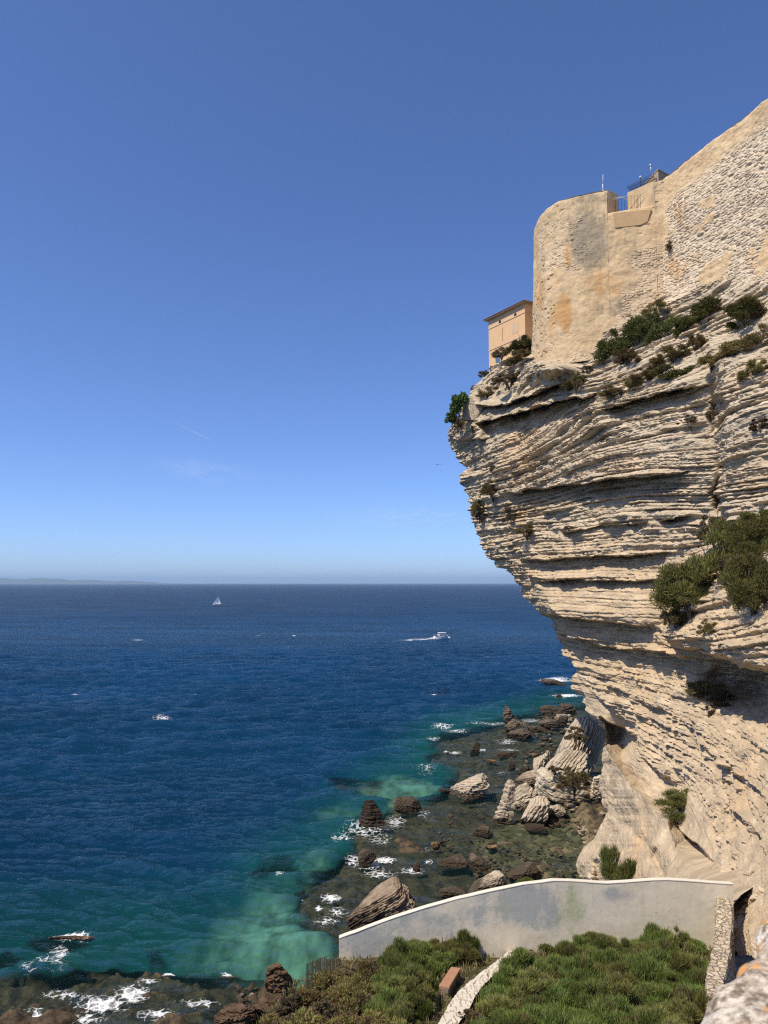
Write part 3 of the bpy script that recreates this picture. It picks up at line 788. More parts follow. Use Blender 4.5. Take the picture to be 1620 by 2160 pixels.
def fort_mat():
    t = NT('lime_render')
    v = t.coord()
    nz = t.noise(v, .55, 7, .68); n2_ = t.noise(t.coord((1, 1, .35)), 1.6, 6, .65); n3_ = t.noise(v, 4.5, 6, .7)
    base = t.mix(t.ramp(nz, [(.38, 0), (.62, 1)]), (.53, .385, .22), (.66, .50, .31))
    stone = t.mix(t.ramp(t.noise(v, 2.2, 5, .6), [(.35, 0), (.65, 1)]), (.55, .445, .31), (.72, .61, .46))
    c = t.mix(t.attr('bare'), base, stone)
    def patch(c, name, thr, col, w):
        m = t.math('ADD', t.attr(name), t.math('MULTIPLY', t.math('SUBTRACT', n2_, .5), 1.5))
        m = t.math('ADD', m, t.math('MULTIPLY', t.math('SUBTRACT', n3_, .5), .6))
        return t.mix(t.math('MULTIPLY', t.ramp(m, [(thr, 0), (thr + .34, 1)]), w), c, col)
    c = patch(c, 'grey', .36, (.275, .235, .175), .82)
    c = patch(c, 'ochre', .40, (.55, .30, .115), .80)
    c = t.mix(t.ramp(t.attr('tone'), [(.0, 0), (.5, .55)]), c, (.40, .31, .20))
    c = t.mix(t.ramp(n3_, [(.28, .30), (.5, 0)]), c, (.30, .22, .14))
    streak = t.noise(t.coord((1.4, 1.4, .10)), 1, 5, .6)
    c = t.mix(t.ramp(streak, [(.54, 0), (.72, .35)]), c, (.33, .27, .19))
    h = t.math('ADD', t.math('MULTIPLY', n3_, .5), t.noise(v, 14, 4, .6))
    return t.done(t.bsdf(c, .95, .1, t.bump(h, .5, .06)))

def finish_strip(name, P, ats, mat, parent, flip=False):
    return mesh_np(name, P.reshape(-1, 3), grid_faces(*P.shape[:2], flip=flip), mat, parent, smooth=False, attrs={k: q.ravel() for k, q in ats.items()})

def build_fort():
    mat = fort_mat()
    # -- rampart of rubble stone on the right
    plan = densify([(34.6, 93.0), (35.0, 90.6), (35.9, 86.7), (37.2, 83.3), (38.5, 80), (39.9, 75.5), (41.2, 69.5), (42.4, 61), (43.4, 48), (44.2, 32), (44.2, 18)][::-1], .085)
    a = np.concatenate([[0], np.cumsum(np.hypot(*np.diff(plan, axis=0).T))])
    ztop = 84.0 + .10 * n2(a / 3, a * 0, 302) + .05 * n2(a / .8, a * 0, 303)
    amax = a[-1]
    def disp(aa, z, below):
        s = amax - aa                     # metres from the crease with the bastion
        pat = fbm2(s / 5.0, z / 4.0, 4, 311)
        pl = sstep(5.8 - .12 * s + 2.2 * n2(s / 4, z / 6, 312), 3.2 - .10 * s, below)          # render survives near the top
        pl = np.maximum(pl, sstep(.10, .30, pat))
        pl = np.maximum(pl, sstep(2.6, 1.4, s + .8 * n2(s / 3, z / 2.5, 313)) * sstep(12, 8, below))
        bare = 1 - pl
        ax = s + .25 * n2(s / 1.2, z / 1.0, 314); zz = z + .10 * n2(s / 1.6, z / .9, 315)
        d1, d2, idn = worley2(ax / .95, zz / .34, 316)
        st = sstep(.02, .38, d2 - d1) * (.35 + .65 * idn)
        hole = (idn > .965) * bare
        d = bare * (.13 * st - .075) - .18 * hole * st + .05 * fbm2(s / .7, z / .5, 3, 317) + .22 * fbm2(s / 6, z / 6, 2, 318)
        d = d + pl * .02
        return d, {'bare': bare, 'ochre': 0 * s, 'grey': 0 * s, 'tone': bare * (idn - .5) * (d2 > d1 + .06)}
    P, ats = wall_strip(plan[::1], 56.0, ztop, 300, 1.6, .055, disp)
    # outward here is towards -x: the plan was run near to far, so flip the relief side
    root = empty('rampart', (40, 75, 60))
    tag(root, 'tall curved rubble stone rampart rising to the right edge above the cliff', 'rampart')
    px, py = project(P)
    ats['ochre'] = np.maximum(ats['ochre'], pix_blobs(px, py, [(1432, 448, 20, 50, .55), (1425, 570, 34, 42, .62), (1480, 545, 40, 26, .45), (1590, 545, 40, 34, .5), (1618, 505, 26, 24, .45), (1450, 490, 16, 34, .5)]))
    o = finish_strip('stone_wall', P, ats, mat, root); o.matrix_parent_inverse = Matrix.Translation((-40, -75, -60))
    # -- bastion
    plan = densify([(35.4, 91.2), (29.2, 93.65), (25.2, 95.3), (23.0, 96.8), (21.75, 99.0), (21.3, 101.8), (21.35, 105), (22.4, 110), (26, 118)], .085)
    a = np.concatenate([[0], np.cumsum(np.hypot(*np.diff(plan, axis=0).T))])
    def a_of(x): return float(np.interp(-x, -plan[:, 0][:120], a[:120]))
    a2, a1 = a_of(33.75), a_of(28.45)            # embrasure: right and left outer edges
    b2, b1 = a2 + 3.35, a1 - 1.15                # the same edges on the inner side of the parapet
    k2, k1 = int(np.searchsorted(a, a2)), int(np.searchsorted(a, a1))
    idx = np.concatenate([np.arange(0, k2), [k2, k2], np.arange(k2 + 1, k1), [k1, k1], np.arange(k1 + 1, len(a))])
    ac = a[idx].copy(); pl = plan[idx]
    i2 = k2; i1 = k1 + 1
    low = np.zeros(len(ac), bool); low[i2 + 1:i1 + 1] = True
    ztop = np.where(low, 80.85, 84.0 - .55 * sstep(12, 17, ac) * 0)
    inner = np.interp(ac, [0, a2, a1, a[-1]], [0, b2, b1, a[-1]])
    inner = np.where(low, np.interp(ac, [a2, a1], [b2, b1]), inner)
    inner[i2] = b2; inner[i2 + 1] = b2; inner[i1] = b1; inner[i1 + 1] = b1
    def disp(aa, z, below):
        rough = sstep(.15, .7, .7 * fbm2(aa / 4, z / 4, 4, 321) + .7 * sstep(7.0, 3, aa) * sstep(77, 74.5, z) + .22 * sstep(71, 66, z)) 
        d1, d2, idn = worley2(aa / .5 + .3 * n2(aa, z, 322), z / .32, 323)
        d = rough * (.11 * sstep(0, .4, d2 - d1) * idn - .05) + .045 * fbm2(aa / .9, z / .8, 3, 324) + .15 * fbm2(aa / 5, z / 6, 2, 325)
        pit = sstep(.55, .8, n2(aa / .5, z / .35, 326)) * sstep(.3, .8, .7 * fbm2(aa / 3, z / 3, 3, 327) + .6 * sstep(12, 15, aa) * sstep(80, 74, z))
        return d - .12 * pit, {'bare': rough * .45, 'ochre': 0 * aa, 'grey': 0 * aa, 'tone': rough * (idn - .5) * .6}
    P, ats = wall_strip(pl, 61.8, ztop, 300, 1.8, .035, lambda A, z, b: disp(A, z, b), inner, ac)
    px, py = project(P)
    ats['ochre'] = np.maximum(ats['ochre'], pix_blobs(px, py, [(1275, 600, 46, 44, .62), (1190, 660, 26, 46, .95), (1198, 545, 9, 34, .8), (1140, 620, 8, 60, .7), (1330, 458, 40, 14, .8), (1165, 690, 16, 40, .6), (1175, 590, 10, 30, .5), (1300, 560, 20, 14, .4)]))
    ats['grey'] = np.maximum(ats['grey'], pix_blobs(px, py, [(1240, 500, 50, 80, .85), (1330, 530, 40, 60, .45), (1305, 650, 26, 26, .7), (1240, 420, 60, 18, .6), (1335, 690, 40, 30, .5), (1265, 655, 12, 18, .6), (1380, 420, 20, 60, .45), (1165, 490, 20, 60, .3)]))
    ats['bare'] = ats['bare'] * (1 - sstep(58, 0, np.abs(px - 1333)) * sstep(480, 474, py) * .0)
    root = empty('bastion', (28, 100, 60))
    tag(root, 'rounded plastered bastion with a splayed gap in its parapet, beside the house', 'bastion')
    o = finish_strip('rendered_wall', P, ats, mat, root); o.matrix_parent_inverse = Matrix.Translation((-28, -100, -60))
    # fresh plaster panel under the gap
    m = MB()
    def front(x_px, y_px, push):
        mq, q = ray(x_px, y_px)
        # intersect with the flat front of the bastion
        n = np.array([-.371, -.928]); p0 = np.array([29.2, 93.65])
        z = 79.5
        dd = (p0 @ n + .035 * (84 - z) + push) / (n[0] * mq + n[1])
        return (mq * dd, dd, CAM_Z + q * dd)
    quad = [(1293, 449), (1374, 441), (1366, 468), (1350, 475), (1297, 481)]
    m.hexa([front(x, y, -.4) for x, y in quad][::-1], [front(x, y, .22) for x, y in quad][::-1])
    o = m.build('plaster_panel', simple('ochre_plaster', (.50, .345, .19), .9, .2, 1.4, .1, .3, .03), root, bevel=.05); o.matrix_parent_inverse = Matrix.Translation((-28, -100, -60))
    # -- hut on the bastion roof
    root = empty('rooftop_hut', (36.2, 97, 82))
    tag(root, 'small square plastered hut showing above the bastion parapet', 'hut')
    m = MB(); c = [(36.2, 97.0), (38.7, 98.85), (38.2, 102.3), (35.7, 100.5)]
    m.hexa([(x, y, 80.0) for x, y in c], [(x, y, 88.3) for x, y in c])
    o = m.build('wall', simple('hut_render', (.42, .325, .215), .95, .22, 1.1, .1, .4, .05), root, bevel=.08); o.matrix_parent_inverse = Matrix.Translation((-36.2, -97, -82))
    m = MB(); g = lambda k: [(36.95 + (x - 36.95) * k, 99.4 + (y - 99.4) * k) for x, y in c]
    m.hexa([(x, y, 88.30) for x, y in g(1.04)], [(x, y, 88.52) for x, y in g(1.04)])
    o = m.build('roof_slab', simple('hut_slab', (.36, .29, .20), .95, .2, 2, .1), root, bevel=.03); o.matrix_parent_inverse = Matrix.Translation((-36.2, -97, -82))
    iron = simple('dark_iron', (.018, .016, .015), .6, .3, 6, .4)
    grey = simple('weathered_white_metal', (.62, .63, .66), .5, .12, 5, .5)
    cab = simple('pale_cable', (.55, .50, .43), .7, .1, 5, .3)
    # railing across the gap
    root = empty('railing', at(1330, 443, 94.6)); L = root.location.copy()
    tag(root, 'thin metal railing closing the gap in the bastion parapet', 'railing')
    def fix(o): o.matrix_parent_inverse = Matrix.Translation(-L); return o
    tops = [(1298 + 6.6 * k, 417.6 - .92 * k * .95) for k in range(10)]
    for k, (x, y) in enumerate(tops):
        m = MB(); yb = 447.5 - .95 * k; m.tube([at(x, y, 94.4 - .13 * k), at(x + .2, yb, 94.4 - .13 * k)], .024, 6)
        fix(m.build('bar', iron, root))
    m = MB(); m.tube([at(1296, 417.6, 94.45), at(1359, 408.6, 93.1)], .03, 6); fix(m.build('top_rail', cab, root))
    # hanging cable
    m = MB(); m.tube([at(x, y, Y) for x, y, Y in ((1271.5, 400, 93.1), (1276, 406, 93.0), (1284, 413, 93.2), (1293, 420, 93.8), (1300, 420.5, 94.0), (1306, 417, 93.9), (1313, 417, 93.8), (1320, 420.5, 93.7), (1330, 421.8, 93.6), (1341, 420.5, 93.3), (1350, 416.5, 93.0), (1358, 413, 92.8))], .035, 6)
    tag(m.build('cable', cab, None, True), 'pale slack cable looping across the gap in the bastion parapet', 'cable')
    # spiked fence leaning out over the cheek of the gap
    root = empty('spiked_fence', at(1350, 392, 94)); L = root.location.copy()
    tag(root, 'black iron fence of slanting spikes leaning out from the bastion top', 'fence')
    for k in range(25):
        t = k / 24; b = at(1330 + 55 * t, 402.5 - 24.0 * t, 95.2 - 2.6 * t); e = at(1320.5 + 53.5 * t, 392.0 - 25.0 * t, 94.8 - 2.6 * t)
        m = MB(); m.tube([b, e], [.034, .012], 5); fix(m.build('spike', iron, root))
    for f in (.12, .55):
        b0, b1, e0, e1 = at(1330, 402.5, 95.2), at(1385, 378.5, 92.6), at(1320.5, 392, 94.8), at(1374, 367, 92.2)
        m = MB(); m.tube([b0 * (1 - f) + e0 * f, b1 * (1 - f) + e1 * f], .03, 5); fix(m.build('rail', iron, root))
    # masts
    root = empty('mast', at(1271.5, 399, 93.3)); L = root.location.copy()
    tag(root, 'thin white pole standing on the left merlon of the bastion', 'mast')
    m = MB(); m.tube([at(1271.3, 404, 93.15), at(1271.4, 388, 93.3)], .055, 8); fix(m.build('sleeve', grey, root, True))
    m = MB(); m.tube([at(1271.4, 388, 93.3), at(1272.2, 368, 93.4)], [.045, .03], 8); fix(m.build('pole', grey, root, True))
    root = empty('weather_mast', at(1373, 366, 96.8)); L = root.location.copy()
    tag(root, 'short bent white mast with an instrument on top beside the rooftop hut', 'mast')
    m = MB(); m.tube([at(1381, 367, 97.2), at(1376, 364, 97.0), at(1373.2, 360, 96.9), at(1372.2, 350, 96.9)], .05, 8); fix(m.build('bent_pole', grey, root, True))
    m = MB(); c0 = Vector(at(1372, 348.6, 96.9)); m.tube([c0 + Vector((0, 0, -.14)), c0 + Vector((0, 0, .05)), c0 + Vector((0, 0, .16))], [.10, .12, .05], 10); m.tube([c0 + Vector((-.2, 0, .1)), c0 + Vector((.2, 0, .1))], .03, 6); fix(m.build('sensor', grey, root, True))
    root = empty('globe_lamp', at(1351.5, 388, 95.6)); L = root.location.copy()
    tag(root, 'small pale globe lamp on a dark post behind the spiked fence', 'lamp')
    m = MB(); c0 = Vector(at(1351, 373.6, 95.6)); rs = [(-.17, .05), (-.11, .13), (0, .17), (.11, .13), (.17, .04)]
    m.tube([c0 + Vector((0, 0, h)) for h, _ in rs], [r for _, r in rs], 12); fix(m.build('globe', simple('frosted_globe', (.55, .58, .62), .35, .08, 4, .5), root, True))
    m = MB(); m.tube([c0 + Vector((0, 0, -.16)), c0 + Vector((0, 0, -1.6))], .04, 8); fix(m.build('post', iron, root, True))

# ------------------------------------------------------------------ house
def build_house():
    C0 = np.array([22.2, 117.8]); U = np.array([17.6, 126.0]) - C0; Lu = np.linalg.norm(U); U /= Lu
    W = np.array([.872, .489]); Lw = 9.0
    root = empty('clifftop_house', (C0[0], C0[1], 66.0)); inv = Matrix.Translation((-C0[0], -C0[1], -66.0))
    tag(root, 'peach rendered house with a tiled hipped roof on the cliff edge left of the bastion', 'house')
    render = simple('peach_render', (.66, .44, .255), .9, .14, .9, .12, .25, .03)
    trim = simple('pale_trim', (.58, .425, .28), .9, .12, 2, .12)
    white = simple('white_paint', (.78, .78, .77), .6, .06, 5, .3)
    dark = simple('dark_opening', (.02, .02, .022), .5, .3, 4, .4)
    tile = simple('roof_tiles', (.25, .12, .065), .9, .4, 3, .12, .4, .05)
    tan = np.array([[1, 0]])
    def pt(u, w, z, o=0.0):   # u along the sea front from the right corner, w into the house, o stands out of the sea front
        p = C0 + U * u + W * w - W * o
        return (p[0], p[1], z)
    def side(w, z, o=0.0):
        p = C0 + W * w - U * o
        return (p[0], p[1], z)
    def fix(o): o.matrix_parent_inverse = inv; return o
    def uv(px, py):
        m_, q = ray(px, py)
        nrm = np.array([W[0], W[1]])
        Y = (C0 @ nrm) / (nrm[0] * m_ + nrm[1])
        p = np.array([m_ * Y, Y])
        return (p - C0) @ U, CAM_Z + q * Y
    ZE = 78.0
    def slab(name, u0, u1, z0, z1, o0, o1, mat, parent=root, bevel=0.0):
        m = MB(); r0 = [pt(u0, 0, z0, o0), pt(u0, 0, z0, o1), pt(u1, 0, z0, o1), pt(u1, 0, z0, o0)]
        m.hexa(r0, [(x, y, z1) for x, y, _ in r0]); return fix(m.build(name, mat, parent, bevel=bevel))
    m = MB(); r = [pt(0, 0, 62), pt(Lu, 0, 62), pt(Lu, Lw, 62), pt(0, Lw, 62)]
    m.hexa(r[::-1], [(x, y, ZE) for x, y, _ in r[::-1]]); fix(m.build('wall', render, root))
    # string courses
    _, zs = uv(1040, 737)
    for zc, h in ((ZE - 1.55, .16), (zs, .2)):
        m = MB()
        r = [pt(-.07, -.07, zc), pt(Lu + .07, -.07, zc), pt(Lu + .07, Lw, zc), pt(-.07, Lw, zc)]
        m.hexa(r[::-1], [(x, y, zc + h) for x, y, _ in r[::-1]]); fix(m.build('string_course', trim, root))
    # roof: soffit, hipped tiled slopes with rolls
    m = MB(); e = .58
    r = [pt(-e, -e, ZE), pt(Lu + e, -e, ZE), pt(Lu + e, Lw + e, ZE), pt(-e, Lw + e, ZE)]
    m.hexa(r[::-1], [(x, y, ZE + .14) for x, y, _ in r[::-1]])
    soff = m.build('eaves', simple('grey_soffit', (.33, .27, .22), .9, .15, 2, .1), root); fix(soff)
    m = MB(); ze = ZE + .15; zr = ZE + 2.0; k = .66
    q = [pt(-k, -k, ze), pt(Lu + k, -k, ze), pt(Lu + k, Lw + k, ze), pt(-k, Lw + k, ze)]
    a_, b_ = pt(Lu * .42, Lw / 2, zr), pt(Lu * .58, Lw / 2, zr)
    m.add(q + [a_, b_], [(0, 4, 5, 1)[::-1], (1, 5, 2)[::-1], (2, 5, 4, 3)[::-1], (3, 4, 0)[::-1], (0, 1, 2, 3)])
    V = Vector
    def rolls(p0, p1, r0, r1, n):
        for i in range(n + 1):
            t = i / n; b = V(p0).lerp(V(p1), t)
            # roll runs up to the hip / ridge
            tt = min(max((t - .5) / .5 * .5 + .5, 0), 1)
            if t < .42: top = V(p0).lerp(V(r0), t / .42)
            elif t > .58: top = V(p1).lerp(V(r1), (1 - t) / .42)
            else: top = V(r0).lerp(V(r1), (t - .42) / .16)
            up = V((0, 0, .05)); m.tube([b + up * .6, top + up], .085, 6)
    rolls(q[0], q[1], a_, b_, 38); rolls(q[3], q[0], a_, a_, 36)
    roof = fix(m.build('roof', tile, root))
    # chimney
    u, _ = uv(1077, 655); m = MB()
    p = pt(u, .9, 0); m.box((p[0], p[1], ZE + .95), (.55, .55, 1.3), math.atan2(U[1], U[0])); m.box((p[0], p[1], ZE + 1.66), (.72, .72, .12), math.atan2(U[1], U[0])); m.box((p[0], p[1], ZE + 1.85), (.4, .4, .26), math.atan2(U[1], U[0]))
    ch = m.build('chimney', trim, roof, bevel=.02); ch.matrix_parent_inverse = inv
    # shuttered window
    u0, z1 = uv(1092.5, 681); u1, z0 = uv(1081.5, 703)
    u0, u1 = min(u0, u1), max(u0, u1); _, z1 = uv(1086, 682.5); _, z0 = uv(1086, 702)
    wn = slab('window', u0 - .1, u1 + .1, z0 - .1, z1 + .1, -.05, .035, trim, bevel=.01)
    um = (u0 + u1) / 2
    for s0, s1 in ((u0, um - .02), (um + .02, u1)):
        mm = MB()
        for (ua, ub, za, zb) in ((s0, s0 + .09, z0, z1), (s1 - .09, s1, z0, z1), (s0 + .09, s1 - .09, z0, z0 + .1), (s0 + .09, s1 - .09, z1 - .1, z1)):
            r0 = [pt(ua, 0, za, .03), pt(ua, 0, za, .10), pt(ub, 0, za, .10), pt(ub, 0, za, .03)]; mm.hexa(r0, [(x, y, zb) for x, y, _ in r0])
        r0 = [pt(s0, 0, z0, .03), pt(s0, 0, z0, .046), pt(s1, 0, z0, .046), pt(s1, 0, z0, .03)]; mm.hexa(r0, [(x, y, z1) for x, y, _ in r0])
        nsl = 13
        for i in range(nsl):
            za = z0 + .1 + (z1 - z0 - .2) * i / nsl; zb = za + (z1 - z0 - .2) / nsl * .78
            r0 = [pt(s0 + .09, 0, za, .04), pt(s0 + .09, 0, za, .09), pt(s1 - .09, 0, za, .09), pt(s1 - .09, 0, za, .04)]
            r1 = [pt(s0 + .09, 0, zb, .04), pt(s0 + .09, 0, zb, .05), pt(s1 - .09, 0, zb, .05), pt(s1 - .09, 0, zb, .04)]; mm.hexa(r0, r1)
        sh = mm.build('shutter', white, wn); sh.matrix_parent_inverse = inv
    # walled-up window: four trim bars round a recessed panel
    u0, _ = uv(1059.5, 700); u1, _ = uv(1048.5, 700); _, z1 = uv(1054, 697); _, z0 = uv(1054, 719)
    nf = slab('walled_window', u0 - .12, u0, z0 - .1, z1 + .12, -.05, .12, trim)
    slab('walled_window_jamb', u1, u1 + .12, z0 - .1, z1 + .12, -.05, .12, trim, nf); slab('lintel', u0, u1, z1, z1 + .12, -.05, .12, trim, nf); slab('sill', u0, u1, z0 - .1, z0, -.05, .12, trim, nf)
    # round vents
    for x, y in ((1054.5, 679), (1087, 664)):
        uc, zc = uv(x, y); mm = MB(); n = 16
        ring = lambda rr, o: [pt(uc + rr * math.cos(2 * math.pi * i / n), 0, zc + rr * math.sin(2 * math.pi * i / n), o) for i in range(n)]
        mm.hexa(ring(.30, -.05), ring(.30, .03)); vt = fix(mm.build('round_vent', dark, root))
        mm = MB(); A, B, Cc, D = ring(.30, .031), ring(.42, .031), ring(.42, .07), ring(.30, .07)
        mm.add(A + B + Cc + D, [(i, (i + 1) % n, n + (i + 1) % n, n + i) for i in range(n)] + [(n + i, n + (i + 1) % n, 2 * n + (i + 1) % n, 2 * n + i) for i in range(n)] + [(2 * n + i, 2 * n + (i + 1) % n, 3 * n + (i + 1) % n, 3 * n + i) for i in range(n)] + [(3 * n + i, 3 * n + (i + 1) % n, (i + 1) % n, i) for i in range(n)])
        rg = mm.build('surround', trim, vt); rg.matrix_parent_inverse = inv
    # arched doorway at the foot
    u0, _ = uv(1055.5, 755); u1, _ = uv(1045.5, 755); _, z1 = uv(1050, 749); _, z0 = uv(1050, 772)
    rad = (u1 - u0) / 2; uc = (u0 + u1) / 2; n = 14
    arch = lambda rr, o: [pt(uc - rr, 0, z0, o)] + [pt(uc - rr * math.cos(math.pi * i / n), 0, z1 + rr * 1.15 * math.sin(math.pi * i / n), o) for i in range(n + 1)] + [pt(uc + rr, 0, z0, o)]
    mm = MB(); mm.hexa(arch(rad, -.05), arch(rad, .02)); dr = fix(mm.build('arched_window', simple('blue_grey_glass', (.10, .15, .22), .15, .2, 2, .6), root))
    mm = MB(); A, B, Cc, D = arch(rad, .021), arch(rad + .22, .021), arch(rad + .22, .1), arch(rad, .1); k = len(A)
    mm.add(A + B + Cc + D, [(i, i + 1, k + i + 1, k + i) for i in range(k - 1)] + [(k + i, k + i + 1, 2 * k + i + 1, 2 * k + i) for i in range(k - 1)] + [(2 * k + i, 2 * k + i + 1, 3 * k + i + 1, 3 * k + i) for i in range(k - 1)] + [(3 * k + i, 3 * k + i + 1, i + 1, i) for i in range(k - 1)])
    q_ = mm.build('surround', trim, dr); q_.matrix_parent_inverse = inv
    mm = MB()
    for ua, ub, za, zb in ((uc - rad, uc - rad * .78, z0, z1), (uc - .06, uc + .06, z0, z1 + rad), (uc + rad * .78, uc + rad, z0, z1), (uc - rad * .95, uc + rad * .95, z1 - .05, z1 + .06), (uc - rad * .9, uc - .2, z0 + .3, z0 + 1.1)):
        r0 = [pt(ua, 0, za, .022), pt(ua, 0, za, .07), pt(ub, 0, za, .07), pt(ub, 0, za, .022)]; mm.hexa(r0, [(x, y, zb) for x, y, _ in r0])
    q_ = mm.build('frame', white, dr); q_.matrix_parent_inverse = inv
    # -- ruined masonry stub on the prow
    mm = MB(); Yw = 119.0
    q = [(974, 886), (1003, 886), (1013, 868), (1018, 858), (1000, 850), (988, 838), (977, 836)]
    f_ = [at(x, y, Yw + (1013 - x) * .07) for x, y in q]; b_ = [np.array(p_) + np.array([1.6, 1.8, 0]) for p_ in f_]
    mm.hexa(f_, b_)
    o = mm.build('ruined_wall', ruin_mat(), None, bevel=.1)
    tag(o, 'broken pale stone wall stub on the tip of the cliff beside the leafy shrub', 'wall')

def ruin_mat(name='rubble_masonry', lo=(.40, .31, .20), hi=(.62, .53, .40), joint=(.27, .21, .14), scale=2.4):
    t = NT(name)
    v = t.coord((1, 1, 1.9))
    vo = t.n('ShaderNodeTexVoronoi', feature='DISTANCE_TO_EDGE', i_Vector=v, i_Scale=scale); vc = t.n('ShaderNodeTexVoronoi', i_Vector=v, i_Scale=scale)
    tone = t.n('ShaderNodeSeparateColor', i_0=vc.outputs['Color']).outputs[0]
    c = t.mix(tone, lo, hi)
    e = t.ramp(vo.outputs[0], [(.0, 0), (.10, 1)])
    c = t.mix(e, joint, c)
    c = t.mix(t.ramp(t.noise(t.coord(), 2.2, 6, .7), [(.42, 0), (.66, .75)]), c, tuple(k * .62 for k in hi))
    h = t.math('ADD', e, t.math('MULTIPLY', t.noise(t.coord(), 6, 5, .65), .5))
    return t.done(t.bsdf(c, .95, .1, t.bump(h, .9, .08)))
# ------------------------------------------------------------------ fallen rocks
def rock_mat(name, pale, dark, wet):
    t = NT(name)
    v = t.coord()
    geo = t.n('ShaderNodeNewGeometry'); z = t.n('ShaderNodeSeparateXYZ', i_0=geo.outputs['Position']).outputs[2]
    bed = t.attr('bed')
    nz = t.noise(v, 1.1, 6, .65); fine = t.noise(v, 6, 6, .7)
    c = t.mix(t.ramp(nz, [(.35, 0), (.65, 1)]), dark, pale)
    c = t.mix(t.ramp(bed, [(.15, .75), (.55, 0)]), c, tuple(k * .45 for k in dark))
    c = t.mix(t.ramp(fine, [(.3, .5), (.55, 0)]), c, tuple(k * .6 for k in dark))
    # dark weed and wet stain up to the splash line
    zz = t.math('ADD', z, t.math('MULTIPLY', t.math('SUBTRACT', nz, .5), 1.6))
    w = t.ramp(t.math('DIVIDE', zz, wet), [(.45, 1), (1.0, 0)])
    c = t.mix(t.math('MULTIPLY', w, .92), c, (.045, .032, .020))
    return t.done(t.bsdf(c, .85, .2, t.bump(t.math('ADD', fine, t.math('MULTIPLY', nz, 1.2)), .7, .12)))

def cube_sphere(n):
    V, Fc, o = [], [], 0
    t = np.linspace(-1, 1, n + 1); g = np.tan(t * math.pi / 4)
    A, B = np.meshgrid(g, g)
    for ax in range(3):
        for s in (-1, 1):
            q = [None] * 3; q[ax] = np.full(A.shape, float(s)); q[(ax + 1) % 3] = A * s; q[(ax + 2) % 3] = B
            V.append(np.stack(q, -1).reshape(-1, 3)); Fc.append(grid_faces(n + 1, n + 1, o)); o += (n + 1) ** 2
    V = np.concatenate(V); V /= np.linalg.norm(V, axis=1, keepdims=True)
    key = np.round(V, 5); u, inv = np.unique(key, axis=0, return_inverse=True)
    return u, inv.reshape(-1)[np.concatenate(Fc)]
CS = {}
def rock_mesh(seed, dims, tilt=0.0, yaw=0.0, lean=0.0, taper=0.0, power=6.0, cuts=11, beds=9, relief=.075, n=44, shear=0.0):
    """angular bedded block: a squarish solid trimmed by random planes, with beds etched across it, then tilted"""
    if n not in CS: CS[n] = cube_sphere(n)
    D, Fc = CS[n]
    r = np.random.default_rng(seed)
    a, b, c = dims
    rad = 1 / (np.abs(D[:, 0]) ** power + np.abs(D[:, 1]) ** power + np.abs(D[:, 2]) ** power) ** (1 / power)
    P = D * rad[:, None]
    for _ in range(cuts):
        nn = r.normal(0, 1, 3); nn[2] *= .8; nn /= np.linalg.norm(nn)
        lim = r.uniform(.62, .98); d = P @ nn
        k = np.where(d > lim, lim / np.maximum(d, 1e-6), 1.0)
        P = P * k[:, None]
    if taper:
        f = 1 - taper * np.clip((P[:, 2] + 1) / 2, 0, 1) ** 1.2
        P = P * np.stack([f, f, np.ones_like(f)], -1)
    P[:, 0] += shear * P[:, 2]
    P = P * np.array([a, b, c])
    m = (a + b + c) / 3
    P += (D * (.09 * m * fbm3(P[:, 0] / (.8 * m) + seed, P[:, 1] / (1.1 * m), P[:, 2] / (1.1 * m), 4, seed)[:, None])) * np.array([1, 1, .5])
    # beds
    zb = P[:, 2] / (2 * c) * beds * 1.25 + .9 * n3(P[:, 0] / m + 3, P[:, 1] / m, P[:, 2] / m, seed + 1) + .25 * n3(P[:, 0] / m * 4, P[:, 1] / m * 4, P[:, 2] / m * 4, seed + 9)
    k = np.floor(zb); fr = zb - k
    prof = sstep(0, .25, fr) * (1 - .6 * sstep(.55, 1, fr)); h = hash1(k.astype(np.int64) + 100, seed)
    zb2 = zb * 2.7 + .4 * h; fr2 = zb2 - np.floor(zb2); prof2 = sstep(0, .3, fr2) * (1 - .5 * sstep(.5, 1, fr2)); h2 = hash1(np.floor(zb2).astype(np.int64) + 300, seed)
    d = relief * m * ((prof - .5) * (.5 + h) * 1.1 + (prof2 - .5) * h2 * .55 + 1.3 * n3(P[:, 0] / m * 3, P[:, 1] / m * 3, P[:, 2] / m * 7, seed + 5) + 1.0 * n3(P[:, 0] / m * 8, P[:, 1] / m * 8, P[:, 2] / m * 14, seed + 6))
    side = np.clip(np.hypot(D[:, 0], D[:, 1]), .25, 1)
    P += np.stack([D[:, 0], D[:, 1], D[:, 2] * .3], -1) * (d * side)[:, None]
    M = np.array((Matrix.Rotation(R(yaw), 3, 'Z') @ Matrix.Rotation(R(tilt), 3, 'Y') @ Matrix.Rotation(R(lean), 3, 'X')))
    return P @ M.T, Fc, prof * (.4 + .6 * prof2)

